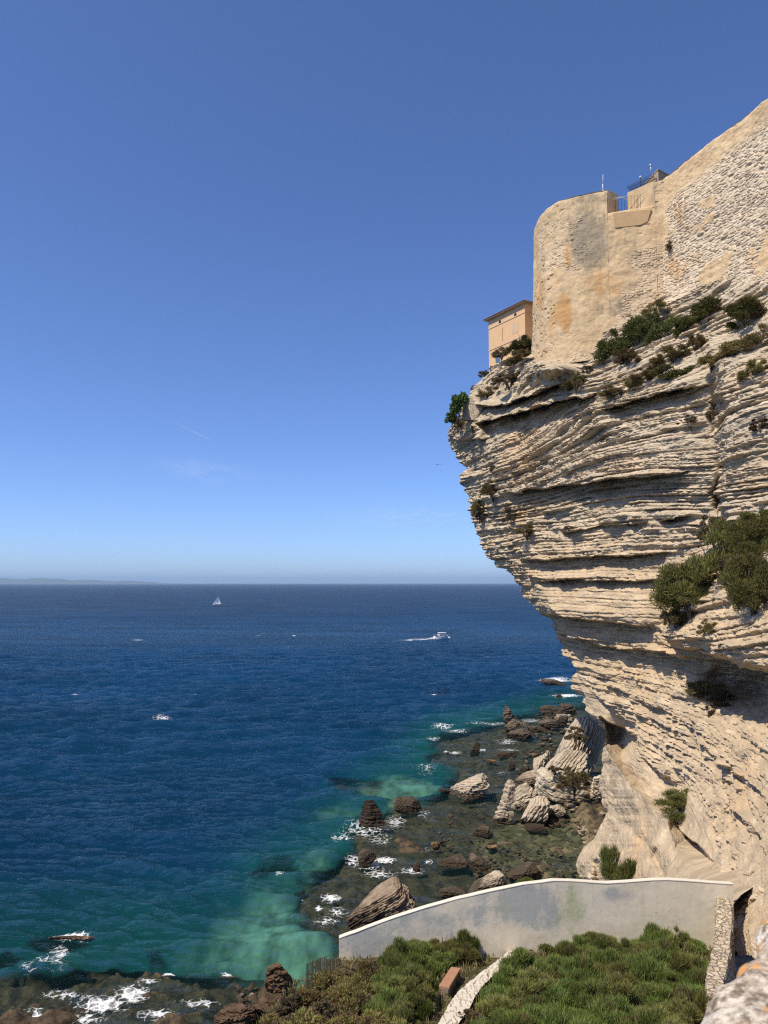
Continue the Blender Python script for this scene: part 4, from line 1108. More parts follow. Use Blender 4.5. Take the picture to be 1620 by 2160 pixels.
ROCKS = [  # px centre, py of the waterline, width px, height px, options, tone, kind, label
    (1086, 1533, 46, 47, dict(taper=.80, shear=-.42, beds=12, tilt=-4, yaw=20), 'brown', 'rock', 'tall pointed dark rock farthest out along the reef, its tip leaning left'),
    (1090, 1547, 44, 30, dict(taper=.3, tilt=-32, beds=8), 'brown', 'rock', 'brown slab leaning up to the right just below the tall pointed dark rock'),
    (1098, 1560, 54, 24, dict(beds=8, tilt=-6), 'brown', 'rock', 'low layered brown rock lying in front of the leaning slab and pointed rock'),
    (1170, 1512, 58, 26, dict(beds=7, taper=.2, tilt=8), 'darkbrown', 'rock', 'broad jagged dark brown rock in the far cluster under the cliff'),
    (1200, 1505, 36, 22, dict(beds=6), 'darkbrown', 'rock', 'dark rounded rock nearest the cliff in the far cluster'),
    (1184, 1530, 34, 24, dict(beds=6, taper=.3), 'mixed', 'rock', 'pale topped rock in the far cluster beside the great tilted slab'),
    (1160, 1538, 40, 22, dict(beds=6, tilt=10), 'brown', 'rock', 'brown rock in front of the pale topped rock of the far cluster'),
    (1136, 1545, 38, 14, dict(beds=6), 'brown', 'rock', 'low flat brown rock between the far cluster and the leaning slab'),
    (1003, 1590, 22, 25, dict(taper=.35, beds=8, tilt=20), 'darkbrown', 'rock', 'small dark upright striped rock standing alone on the far reef'),
    (1068, 1597, 38, 13, dict(beds=5), 'darkbrown', 'rock', 'low dark flat rock right of the small upright striped rock'),
    (1037, 1608, 20, 7, dict(beds=4), 'ochre', 'rock', 'tiny flat orange rock awash below the small upright rock'),
    (1080, 1622, 15, 16, dict(taper=.6, beds=7), 'darkbrown', 'rock', 'small dark splinter rock left of the upper pale boulders'),
    (1126, 1596, 18, 7, dict(beds=4), 'ochre', 'rock', 'small pale flat stone awash left of the great tilted slab'),
    (1152, 1562, 20, 6, dict(beds=4), 'darkbrown', 'rock', 'thin dark flat stone awash below the far cluster'),
    (1109, 1628, 22, 12, dict(beds=5), 'darkbrown', 'rock', 'small dark rock beside the little striped upright boulder'),
    (992, 1685, 82, 50, dict(beds=11, tilt=-14, power=8, shear=.35, cuts=5), 'pale', 'boulder', 'large cream boulder standing on a small stub rock in the shallows'),
    (944, 1674, 34, 14, dict(beds=5, tilt=18), 'darkbrown', 'rock', 'dark low tongue of rock at the left foot of the large cream boulder'),
    (990, 1694, 22, 16, dict(beds=5, taper=.2), 'brown', 'rock', 'small brown stub rock under the large cream boulder'),
    (1066, 1742, 46, 88, dict(taper=.72, beds=9, tilt=10, shear=.18, lean=0), 'pale', 'rock', 'tall pale pointed rock standing upright beside the cracked fan of slabs'),
    (1116, 1712, 62, 58, dict(beds=8, tilt=-28, power=8), 'pale', 'boulder', 'pale ribbed boulder at the back of the cracked fan of slabs'),
    (1132, 1742, 60, 56, dict(beds=7, tilt=-46, power=8), 'pale', 'boulder', 'pale ribbed slab leaning at the front of the cracked fan of slabs'),
    (1171, 1728, 46, 30, dict(beds=6, tilt=-22), 'pale', 'boulder', 'smooth cream boulder right of the cracked fan of slabs'),
    (1133, 1755, 42, 17, dict(beds=7, tilt=4), 'darkbrown', 'rock', 'flat dark flaky rock at the edge of the rock pool'),
    (1163, 1740, 22, 14, dict(beds=5), 'darkbrown', 'rock', 'little dark rock between the flat flaky rock and smooth cream boulder'),
    (1240, 1706, 54, 18, dict(beds=7, tilt=10), 'mixed', 'rock', 'grey flaky slab lying at the cliff foot below the bushy boulder'),
    (1222, 1716, 28, 12, dict(beds=5), 'brown', 'rock', 'small brown rock left of the grey flaky slab at the cliff foot'),
    (1246, 1730, 18, 12, dict(beds=5), 'darkbrown', 'rock', 'small dark rock at the pebbly edge of the rock pool'),
    (1200, 1684, 112, 70, dict(beds=4, tilt=10, power=5, cuts=12, relief=.03), 'cream', 'boulder', 'big cream boulder with a bush growing on top, beside the cliff foot'),
    (1262, 1680, 26, 44, dict(beds=8, tilt=8), 'cream', 'boulder', 'narrow cream boulder wedged between the bushy boulder and the cliff'),
    (1122, 1668, 68, 46, dict(beds=8, tilt=-24, power=7), 'mixed', 'boulder', 'pale topped boulder with a wet dark side left of the bushy boulder'),
    (1148, 1628, 40, 46, dict(beds=8, tilt=-78, power=7), 'pale', 'boulder', 'striped upright boulder above the pale topped wet boulder'),
    (1200, 1650, 92, 72, dict(beds=9, tilt=-52, power=8), 'pale', 'boulder', 'pale slab leaning between the bushy boulder and the great tilted slab'),
    (1236, 1632, 100, 124, dict(beds=12, tilt=-50, power=8, cuts=6), 'pale', 'boulder', 'great tilted slab, tallest of the pile, resting against the cliff'),
    (783, 1750, 54, 58, dict(taper=.80, beds=9, tilt=-4), 'black', 'rock', 'dark triangular rock rising alone from the surf'),
    (861, 1716, 56, 36, dict(beds=9, tilt=26, power=7), 'darkbrown', 'rock', 'dark oblong rock tilted down to the right, beside the turquoise patch'),
    (774, 1830, 34, 38, dict(beds=9, tilt=-30, power=7), 'darkbrown', 'rock', 'dark blocky rock leaning right with white surf behind it'),
    (879, 1838, 16, 20, dict(taper=.6, beds=6), 'darkbrown', 'rock', 'tiny dark spiky rock right of the surf'),
    (919, 1791, 18, 16, dict(beds=6, taper=.3), 'ochre', 'rock', 'tiny orange brown rock alone in the shallows'),
    (1017, 1764, 36, 22, dict(beds=6, taper=.25), 'brown', 'rock', 'knobbly brown rock left of the rock pool'),
    (1037, 1793, 24, 12, dict(beds=6), 'ochre', 'rock', 'small flat orange rock below the knobbly brown rock'),
    (952, 1832, 58, 27, dict(beds=7, tilt=-6, power=7), 'brown', 'rock', 'low oblong brown rock, left of the pair above the plaster wall'),
    (1011, 1838, 42, 34, dict(beds=8, tilt=22, power=7), 'brown', 'rock', 'ribbed brown rock, right of the pair above the plaster wall'),
    (1106, 1856, 62, 34, dict(beds=10, tilt=-16, power=7), 'mixed', 'rock', 'striped rock rounded on top, just above the wall on the right'),
    (1032, 1886, 76, 44, dict(beds=8, tilt=-24, power=7), 'pale', 'boulder', 'pale slanting striped boulder half hidden by the plaster wall'),
    (956, 1898, 54, 28, dict(beds=7, tilt=10), 'brown', 'rock', 'brown flaky rock left of the pale boulder, half hidden by the plaster wall'),
    (1040, 1850, 36, 12, dict(beds=5), 'darkbrown', 'rock', 'low dark rock between the pale slanting boulder and ribbed brown rock'),
    (806, 1966, 132, 100, dict(beds=13, tilt=-34, power=9, cuts=4, relief=.075), 'darkpale', 'boulder', 'huge slanting layered slab left of the plaster wall, biggest rock in the water'),
    (588, 2122, 56, 74, dict(taper=.22, beds=3, relief=.12, power=7), 'rust', 'rock', 'rust brown stack of rock standing upright at the garden edge'),
    (566, 2150, 66, 44, dict(beds=3, relief=.12), 'rust', 'rock', 'rust brown lump at the foot of the upright stack'),
    (490, 2172, 76, 48, dict(beds=3, relief=.13, taper=.2), 'rust', 'rock', 'rugged rust brown rock cut by the bottom edge of the view'),
    (150, 1983, 86, 8, dict(beds=4, relief=.08), 'ochre', 'rock', 'low orange brown rock with a white wave breaking over it, far left'),
    (1172, 1444, 52, 13, dict(beds=5), 'brown', 'rock', 'low rock in white surf beyond the cliff, farthest of all'),
    (1181, 1474, 15, 10, dict(beds=4, taper=.4), 'brown', 'rock', 'tiny rock in the second line of surf beyond the cliff'),
    (925, 1541, 12, 4, dict(beds=3), 'ochre', 'rock', 'tiny wet stone in the foam at the outer end of the reef'),
    (480, 2064, 34, 4, dict(beds=4), 'ochre', 'rock', 'flat yellowish rock on the near reef edge beside the turquoise water'),
]
TONES = {'pale': ((.58, .49, .37), (.38, .30, .21), 1.3), 'cream': ((.64, .55, .41), (.52, .43, .30), .9), 'mixed': ((.48, .39, .28), (.26, .19, .125), 2.4), 'brown': ((.19, .145, .10), (.085, .064, .044), 1.4),
         'darkbrown': ((.12, .092, .064), (.052, .040, .028), 1.2), 'black': ((.055, .043, .03), (.03, .022, .015), 1.2), 'ochre': ((.34, .21, .10), (.20, .125, .06), .45), 'rust': ((.16, .10, .058), (.075, .046, .026), .8),
         'darkpale': ((.36, .275, .19), (.185, .13, .085), 2.6)}

def build_rocks():
    mats = {k: rock_mat('rock_' + k, *v) for k, v in TONES.items()}
    for i, (px, py, w, h, kw, tone, kind, label) in enumerate(ROCKS):
        kw = dict(kw)
        if py > 2110: base = at_z(px, py, 0.0)
        else: base = at_z(px, py, 0.0)
        if tone in ('pale', 'cream') and px > 1130 and py < 1700: base = at_z(px, py + 4, .6)
        Y = base[1]; s = math.hypot(Y, CAM_Z) / F * 1.02
        W, H = w * s, h * s / .96
        tl = R(kw.get('tilt', 0)); sn = CAM_Z / math.hypot(Y, CAM_Z); dep = min(W * .62, .5 * h * s / sn); H = max(h * s - dep * sn, .3 * h * s) / math.sqrt(1 - sn * sn)
        # block half sizes such that the tilted outline fills the measured box
        ca, sa = abs(math.cos(tl)), abs(math.sin(tl))
        sink = .34
        Ht = H * (1 + sink)
        det = max(ca * ca - sa * sa, .0)
        if abs(tl) < R(30): a_ = W / 2 / (ca + .35 * sa); c_ = Ht / 2 / (ca + .55 * sa)
        elif abs(tl) < R(62): L_ = math.hypot(W, Ht); a_ = L_ * .43; c_ = L_ * .27
        else: a_ = Ht / 2; c_ = W / 2
        n = 90 if w > 70 else (60 if w > 34 else 30)
        P, Fc, bed = rock_mesh(1000 + i, (a_, dep / 2, c_), n=n, **kw)
        zmin, zmax = P[:, 2].min(), P[:, 2].max(); xmin, xmax = P[:, 0].min(), P[:, 0].max()
        P[:, 0] = (P[:, 0] - (xmin + xmax) / 2) * W / (xmax - xmin); P[:, 2] = (P[:, 2] - zmin) / (zmax - zmin) * Ht - H * sink
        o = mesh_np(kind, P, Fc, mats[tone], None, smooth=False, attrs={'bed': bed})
        o.location = (base[0], base[1] + dep * .5, max(base[2], 0.0)); 
        tag(o, label, kind, 'fallen rocks at the foot of the cliff')

def build_rubble():
    """broken stones too many to count, lying among the boulders and along the foot of the cliff"""
    r = np.random.default_rng(55); V, Fs, o = [], [], 0
    D, Fc = cube_sphere(3)
    areas = [([(1225, 1700), (1285, 1690), (1285, 1790), (1235, 1800), (1215, 1740)], 260, (.18, .55)), ([(1095, 1600), (1150, 1560), (1185, 1560), (1130, 1640), (1100, 1680), (1090, 1650)], 90, (.25, .7)),
             ([(1150, 1700), (1235, 1690), (1235, 1735), (1160, 1745)], 120, (.2, .6)), ([(1130, 1500), (1215, 1495), (1215, 1545), (1130, 1555)], 70, (.3, .9)), ([(1000, 1790), (1200, 1780), (1215, 1850), (1000, 1850)], 120, (.15, .4)), ([(960, 1700), (1060, 1700), (1060, 1790), (900, 1800)], 60, (.15, .4)),
             ([(500, 2080), (570, 2085), (560, 2120), (500, 2120)], 26, (.15, .5))]
    for poly, n, (a, b) in areas:
        q = np.array(poly, float); c = 0
        while c < n:
            x, y = r.uniform(q[:, 0].min(), q[:, 0].max()), r.uniform(q[:, 1].min(), q[:, 1].max())
            if poly_sd(np.array([x]), np.array([y]), poly)[0] > 0: continue
            p = at_z(x, y, 0.0); s = a + (b - a) * r.uniform() ** 2.2; c += 1
            P = D / (np.abs(D) ** 5).sum(1, keepdims=True) ** .2
            for _ in range(4):
                nn = r.normal(0, 1, 3); nn /= np.linalg.norm(nn); d = P @ nn; lim = r.uniform(.5, .9); P = P * np.where(d > lim, lim / np.maximum(d, 1e-6), 1)[:, None]
            M = np.array((Matrix.Rotation(r.uniform(0, 6.28), 3, 'Z') @ Matrix.Rotation(r.normal(0, .4), 3, 'X')))
            P = (P * s * np.array([1, r.uniform(.6, 1), r.uniform(.3, .7)])) @ M.T + np.array([p[0], p[1], r.uniform(-.25, .15) * s + (.25 if x > 1200 and y < 1800 else 0)])
            V.append(P); Fs.append(Fc + o); o += len(P)
    o_ = mesh_np('rubble', np.concatenate(V), np.concatenate(Fs), rock_mat('rock_rubble', (.40, .32, .23), (.22, .165, .11), .55), attrs={'bed': np.full(o, .8)})
    tag(o_, kind='stuff')

# ------------------------------------------------------------------ boats and a bird
def build_boats():
    white = simple('boat_gelcoat', (.80, .80, .78), .35, .05, 1, .5); sailc = simple('sail_cloth', (.80, .81, .82), .8, .05, .6, .2)
    glass = simple('dark_boat_glass', (.02, .025, .03), .15, .2, 2, .6); metal = simple('boat_alloy', (.45, .46, .47), .4, .1, 3, .5); navy = simple('navy_trim', (.03, .05, .10), .5, .1, 3, .4)
    def hull(name, L, B, Hh, mat, root, bowlift=.35, n=17):
        V, Fs = [], []
        for i in range(n):
            t = i / (n - 1); x = -L / 2 + L * t
            b = B / 2 * (1 - max(0, (t - .45) / .55) ** 2.2) * (.86 + .14 * min(1, t / .25)); top = Hh * (1 + bowlift * t ** 2)
            ring = [(x, -b, top), (x, -b * .94, top * .45), (x + .02, -b * .55, -.18), (x, 0, -.32), (x + .02, b * .55, -.18), (x, b * .94, top * .45), (x, b, top), (x, b * .8, top * .93), (x, -b * .8, top * .93)]
            V += ring
        k = 9
        for i in range(n - 1):
            Fs += [(i * k + j, i * k + (j + 1) % k, (i + 1) * k + (j + 1) % k, (i + 1) * k + j) for j in range(k)]
        Fs += [tuple(range(k))[::-1], tuple((n - 1) * k + j for j in range(k))]
        m = MB(); m.add(V, [f[::-1] for f in Fs]); return m.build(name, mat, root)
    # sailing boat, heading left
    p = at_z(459, 1275.5); s = math.hypot(p[1], CAM_Z) / F
    L = 19.5 * s
    root = empty('sailing_boat', (p[0], p[1], 0), R(188)); tag(root, 'small white sailing boat under two sails near the horizon', 'sailing boat')
    hull('hull', L, L * .24, L * .085, white, root)
    Hm = 19.0 * s; mx = L * .02
    m = MB(); m.tube([(mx, 0, 0), (mx, 0, Hm)], [.11, .07], 8); m.build('mast', metal, root)
    def sail(name, pts, bulge):
        n = 9; V = []
        a, b, c = [np.array(q) for q in pts]      # tack, clew, head
        for i in range(n):
            for j in range(n):
                t = i / (n - 1); u = j / (n - 1)
                q = a * (1 - t) + c * t; r_ = b * (1 - t) + c * t
                v = q * (1 - u) + r_ * u; v[1] += bulge * math.sin(math.pi * u) * (1 - t) ; V.append(v)
        V = np.array(V); V2 = V + np.array([0, .04, 0])
        Fc = grid_faces(n, n); return mesh_np(name, np.concatenate([V, V2]), np.concatenate([Fc, Fc[:, ::-1] + n * n]), sailc, root, True)
    sail('mainsail', [(mx - .25, 0, L * .14), (mx - L * .36, -.9, L * .13), (mx - .15, 0, Hm * .97)], -.5)
    sail('jib', [(L * .47, 0, L * .13), (mx + .5, -1.1, L * .13), (mx + .3, 0, Hm * .86)], -.6)
    m = MB(); m.tube([(mx, 0, L * .125), (mx - L * .37, -.9, L * .12)], .09, 6); m.build('boom', metal, root)
    m = MB(); m.box((-L * .08, 0, L * .10), (L * .34, L * .11, L * .05)); m.build('coachroof', white, root, bevel=.1)
    # tour boat heading right and away
    p = at_z(931, 1346.5); s = math.hypot(p[1], CAM_Z) / F
    L = 31 * s * 1.08
    root = empty('motor_boat', (p[0], p[1], 0), R(24)); tag(root, 'white excursion boat with a covered upper deck leaving a wake', 'boat')
    hull('hull', L, L * .34, L * .13, white, root, .3)
    Hd = L * .13
    m = MB(); m.box((L * .06, 0, Hd + L * .055), (L * .56, L * .26, L * .11)); m.build('cabin', white, root, bevel=.06)
    for sy in (-1, 1):
        for i in range(5):
            m = MB(); m.box((L * (-.16 + .105 * i), sy * L * .131, Hd + L * .06), (L * .075, .04, L * .055)); m.build('window', glass, root)
    m = MB(); m.box((L * .335, 0, Hd + L * .07), (.05, L * .2, L * .06), 0, Matrix.Rotation(R(-24), 3, 'Y')); m.build('windscreen', glass, root)
    m = MB(); m.hexa([(-L * .20, -L * .15, Hd + L * .205), (L * .30, -L * .13, Hd + L * .205), (L * .30, L * .13, Hd + L * .205), (-L * .20, L * .15, Hd + L * .205)], [(-L * .18, -L * .14, Hd + L * .225), (L * .27, -L * .12, Hd + L * .235), (L * .27, L * .12, Hd + L * .235), (-L * .18, L * .14, Hd + L * .225)])
    m.build('canopy', white, root, bevel=.03)
    for sx in (-.17, .02, .24):
        for sy in (-1, 1):
            m = MB(); m.tube([(L * sx, sy * L * .12, Hd + L * .10), (L * sx, sy * L * .12, Hd + L * .206)], .05, 6); m.build('canopy_post', white, root)
    m = MB(); m.tube([(L * .1, 0, Hd + L * .23), (L * .1, 0, Hd + L * .31)], .04, 6); m.build('antenna', metal, root)
    m = MB()
    for sy in (-1, 1):
        m.tube([(-L * .46, sy * L * .14, Hd + L * .09), (-L * .24, sy * L * .15, Hd + L * .09)], .04, 6)
        for sx in (-.46, -.38, -.30): m.tube([(L * sx, sy * L * .145, Hd * .9), (L * sx, sy * L * .145, Hd + L * .09)], .035, 6)
    m.tube([(-L * .46, -L * .14, Hd + L * .09), (-L * .46, L * .14, Hd + L * .09)], .04, 6)
    m.build('stern_rail', metal, root)
    m = MB(); m.box((-L * .30, 0, Hd + L * .03), (L * .12, L * .2, L * .06)); m.build('bench', navy, root)
    # gull gliding left of the cliff
    b = at(923, 980.5, 92.0); root = empty('gull', b, R(12)); tag(root, 'small dark gull gliding in the sky left of the cliff', 'bird')
    mat = simple('gull_feathers', (.20, .20, .21), .8, .3, 8, .2)
    m = MB(); m.tube([(0, -.24, 0), (0, -.16, .01), (0, 0, .02), (0, .12, .02), (0, .20, .03), (0, .26, .025)], [.012, .045, .07, .05, .04, .008], 10); m.build('body', mat, root, True)
    for sgn in (-1, 1):
        st = [(0, .05, .03, .15), (.16, .09, .10, .16), (.30, .07, .085, .13), (.44, -.02, .03, .07), (.54, -.12, -.01, .01)]
        V = []
        for x, y, z, c in st:
            V += [(sgn * x, y + c / 2, z), (sgn * x, y - c / 2, z - .005), (sgn * x, y, z + .014)]
        m = MB(); Fs = []
        for i in range(len(st) - 1):
            for j in range(3): Fs.append((i * 3 + j, i * 3 + (j + 1) % 3, i * 3 + 3 + (j + 1) % 3, i * 3 + 3 + j))
        m.add(V, Fs + [(0, 1, 2), (12, 13, 14)]); m.build('wing', mat, root)
    m = MB(); m.add([(-.05, -.34, 0), (.05, -.34, 0), (.025, -.2, .01), (-.025, -.2, .01), (-.05, -.34, .008), (.05, -.34, .008), (.025, -.2, .02), (-.025, -.2, .02)], [(0, 1, 2, 3)[::-1], (4, 5, 6, 7), (0, 1, 5, 4), (1, 2, 6, 5), (2, 3, 7, 6), (3, 0, 4, 7)]); m.build('tail', mat, root)
# ------------------------------------------------------------------ plants
def leaf_mat(name, a, b, dry, rough=.75):
    t = NT(name)
    oi = t.n('ShaderNodeObjectInfo').outputs['Random']
    tint = t.attr('tint'); dr = t.attr('dry')
    c = t.mix(tint, a, b)
    c = t.mix(dr, c, dry)
    hs = t.n('ShaderNodeHueSaturation', i_Color=c); t.put(hs, 'Value', t.math('ADD', .68, t.math('MULTIPLY', oi, .64))); t.put(hs, 'Hue', t.math('ADD', .482, t.math('MULTIPLY', oi, .03)))
    col = hs.outputs[0]
    d = t.n('ShaderNodeBsdfDiffuse', i_Color=col); tr = t.n('ShaderNodeBsdfTranslucent', i_Color=col)
    m = t.n('ShaderNodeMixShader', i_0=.28); t.link(d.outputs[0], m.inputs[1]); t.link(tr.outputs[0], m.inputs[2])
    return t.done(m.outputs[0])

def foliage(seed, n, lumps, blade, wid, up, spread=.5, dryf=.12, lobes=10, flat=.75, rmin=.13, rmax=.25, far=.36):
    """thousands of separate leaves / sprigs spread through the lobes of a bush that fits a unit box standing on z=0"""
    r = np.random.default_rng(seed)
    th = r.uniform(0, 2 * math.pi, lobes); rr = np.sqrt(r.uniform(0, 1, lobes)) * far
    rad = r.uniform(rmin, rmax, lobes)
    c = np.stack([rr * np.cos(th), rr * np.sin(th), np.zeros(lobes)], -1)
    top = (1 - (rr / .5) ** 2) ** .5
    c[:, 2] = top * r.uniform(.35, .95, lobes) * (1 - rad * .9)
    rad *= np.where(r.uniform(size=lobes) < .3, .75, 1.0)
    k = r.choice(lobes, n, p=rad ** 2 / (rad ** 2).sum())
    d = r.normal(0, 1, (n, 3)); d[:, 2] += .35; d /= np.linalg.norm(d, axis=1, keepdims=True)
    u = r.uniform(.35, 1.05, n)
    P = c[k] + d * (rad[k] * u)[:, None] * np.array([1, 1, flat])
    P[:, 2] = np.abs(P[:, 2])
    dirv = d * spread + np.array([0, 0, up]) + r.normal(0, .38, (n, 3)); dirv /= np.linalg.norm(dirv, axis=1, keepdims=True)
    L = blade * r.uniform(.55, 1.35, n)[:, None]; side = np.cross(dirv, r.normal(0, 1, (n, 3))); side /= np.linalg.norm(side, axis=1, keepdims=True) + 1e-9
    w = wid * r.uniform(.7, 1.3, n)[:, None]
    a = P - dirv * L * .4; m_ = P + dirv * L * .15; b = P + dirv * L * .6
    V = np.stack([a, m_ + side * w * .5, b, m_ - side * w * .5], 1).reshape(-1, 3)
    Fc = np.arange(4 * n).reshape(-1, 4)
    lump_t = r.uniform(0, 1, lobes)
    tint = np.clip(.45 * r.uniform(0, 1, n) + .55 * lump_t[k], 0, 1)
    dry = ((r.uniform(0, 1, n) < dryf) | (r.uniform(0, 1, n) < .55 * (lump_t[k] < dryf * .8))).astype(float) * r.uniform(.5, 1, n)
    return V, Fc, np.repeat(tint, 4), np.repeat(dry, 4)

def stem_mesh(seed, n=9):
    r = np.random.default_rng(seed); m = MB()
    for i in range(n):
        a = r.uniform(0, 2 * math.pi); q = r.uniform(.12, .36); h = r.uniform(.45, .9)
        m.tube([(0, 0, -.15), (q * .35 * math.cos(a), q * .35 * math.sin(a), h * .45), (q * math.cos(a), q * math.sin(a), h)], [.022, .014, .005], 5)
    return m
PROTO = {}
def proto(kind):
    """four shapes of every kind of bush, kept as mesh data"""
    if kind in PROTO: return PROTO[kind]
    spec = {'rosemary': dict(n=11000, blade=.185, wid=.012, up=1.25, spread=.34, dryf=.09, lobes=20),
            'herb': dict(n=4600, blade=.12, wid=.030, up=.45, spread=.5, dryf=.45, lobes=16),
            'maquis': dict(n=5200, blade=.125, wid=.022, up=.35, spread=.6, dryf=.10, lobes=22, rmin=.07, rmax=.19, far=.43),
            'scrub': dict(n=3800, blade=.14, wid=.017, up=.35, spread=.6, dryf=.45, lobes=22, rmin=.05, rmax=.17, far=.45),
            'big': dict(n=17000, blade=.062, wid=.011, up=.6, spread=.6, dryf=.10, lobes=44, rmin=.06, rmax=.2, far=.43),
            'fig': dict(n=900, blade=.15, wid=.10, up=.2, spread=.7, dryf=.0, lobes=14),
            'broom': dict(n=9000, blade=.16, wid=.011, up=.9, spread=.5, dryf=.12, lobes=22, rmin=.07, rmax=.2, far=.42),
            'grass': dict(n=4200, blade=.26, wid=.014, up=.7, spread=.5, dryf=.25, lobes=12),
            'thyme': dict(n=4200, blade=.09, wid=.030, up=.25, spread=.7, dryf=.6, lobes=20, rmin=.05, rmax=.16, far=.45)}[kind]
    mats = {'rosemary': ((.088, .135, .030), (.215, .265, .075), (.26, .19, .10)), 'herb': ((.13, .14, .035), (.25, .235, .07), (.27, .185, .10)),
            'maquis': ((.066, .080, .026), (.150, .158, .052), (.16, .115, .062)), 'scrub': ((.10, .10, .038), (.19, .175, .062), (.23, .16, .09)),
            'big': ((.090, .100, .030), (.215, .210, .070), (.18, .13, .075)), 'fig': ((.06, .105, .034), (.12, .18, .06), (.13, .14, .05)),
            'broom': ((.12, .135, .035), (.26, .255, .085), (.30, .23, .13)),
            'grass': ((.075, .105, .022), (.14, .165, .045), (.22, .17, .075)), 'thyme': ((.105, .095, .05), (.18, .155, .085), (.20, .145, .095))}[kind]
    mat = leaf_mat('leaves_' + kind, *mats); bark = bpy.data.materials.get('bush_bark') or simple('bush_bark', (.11, .08, .055), .95, .3, 9, .1)
    out = []
    for v in range(4):
        V, Fc, ti, dr = foliage(700 + 17 * v + len(PROTO) * 101, lumps=0, **spec)
        o = mesh_np('foliage', V, Fc, mat, attrs={'tint': ti, 'dry': dr}); s = stem_mesh(900 + v).build('stem', bark)
        out.append((o.data, s.data)); bpy.data.objects.remove(o); bpy.data.objects.remove(s)
    PROTO[kind] = out
    return out

_bush_n = [0]
def bush(kind, loc, size, label, group=None, name='bush', cat='bush', tilt=0.0, rz=None):
    i = _bush_n[0]; _bush_n[0] += 1
    f, s = proto(kind)[i % 4]
    root = empty(name, loc, (i * 2.399) % 6.283 if rz is None else rz)
    if tilt: root.rotation_euler = (0, tilt, 0)
    tag(root, label, cat, group)
    for nm, me in (('foliage', f), ('stem', s)):
        o = bpy.data.objects.new(nm, me); COL.objects.link(o); o.parent = root; o.scale = size
    return root

def spot(px, py, off=None, lift=0.0):
    p = np.array([float(px)]); q = np.array([float(py)])
    o = base_off(p, q) + feature_off(p, q) if off is None else np.array([off])
    return on_face(p, q, o + lift)[0]

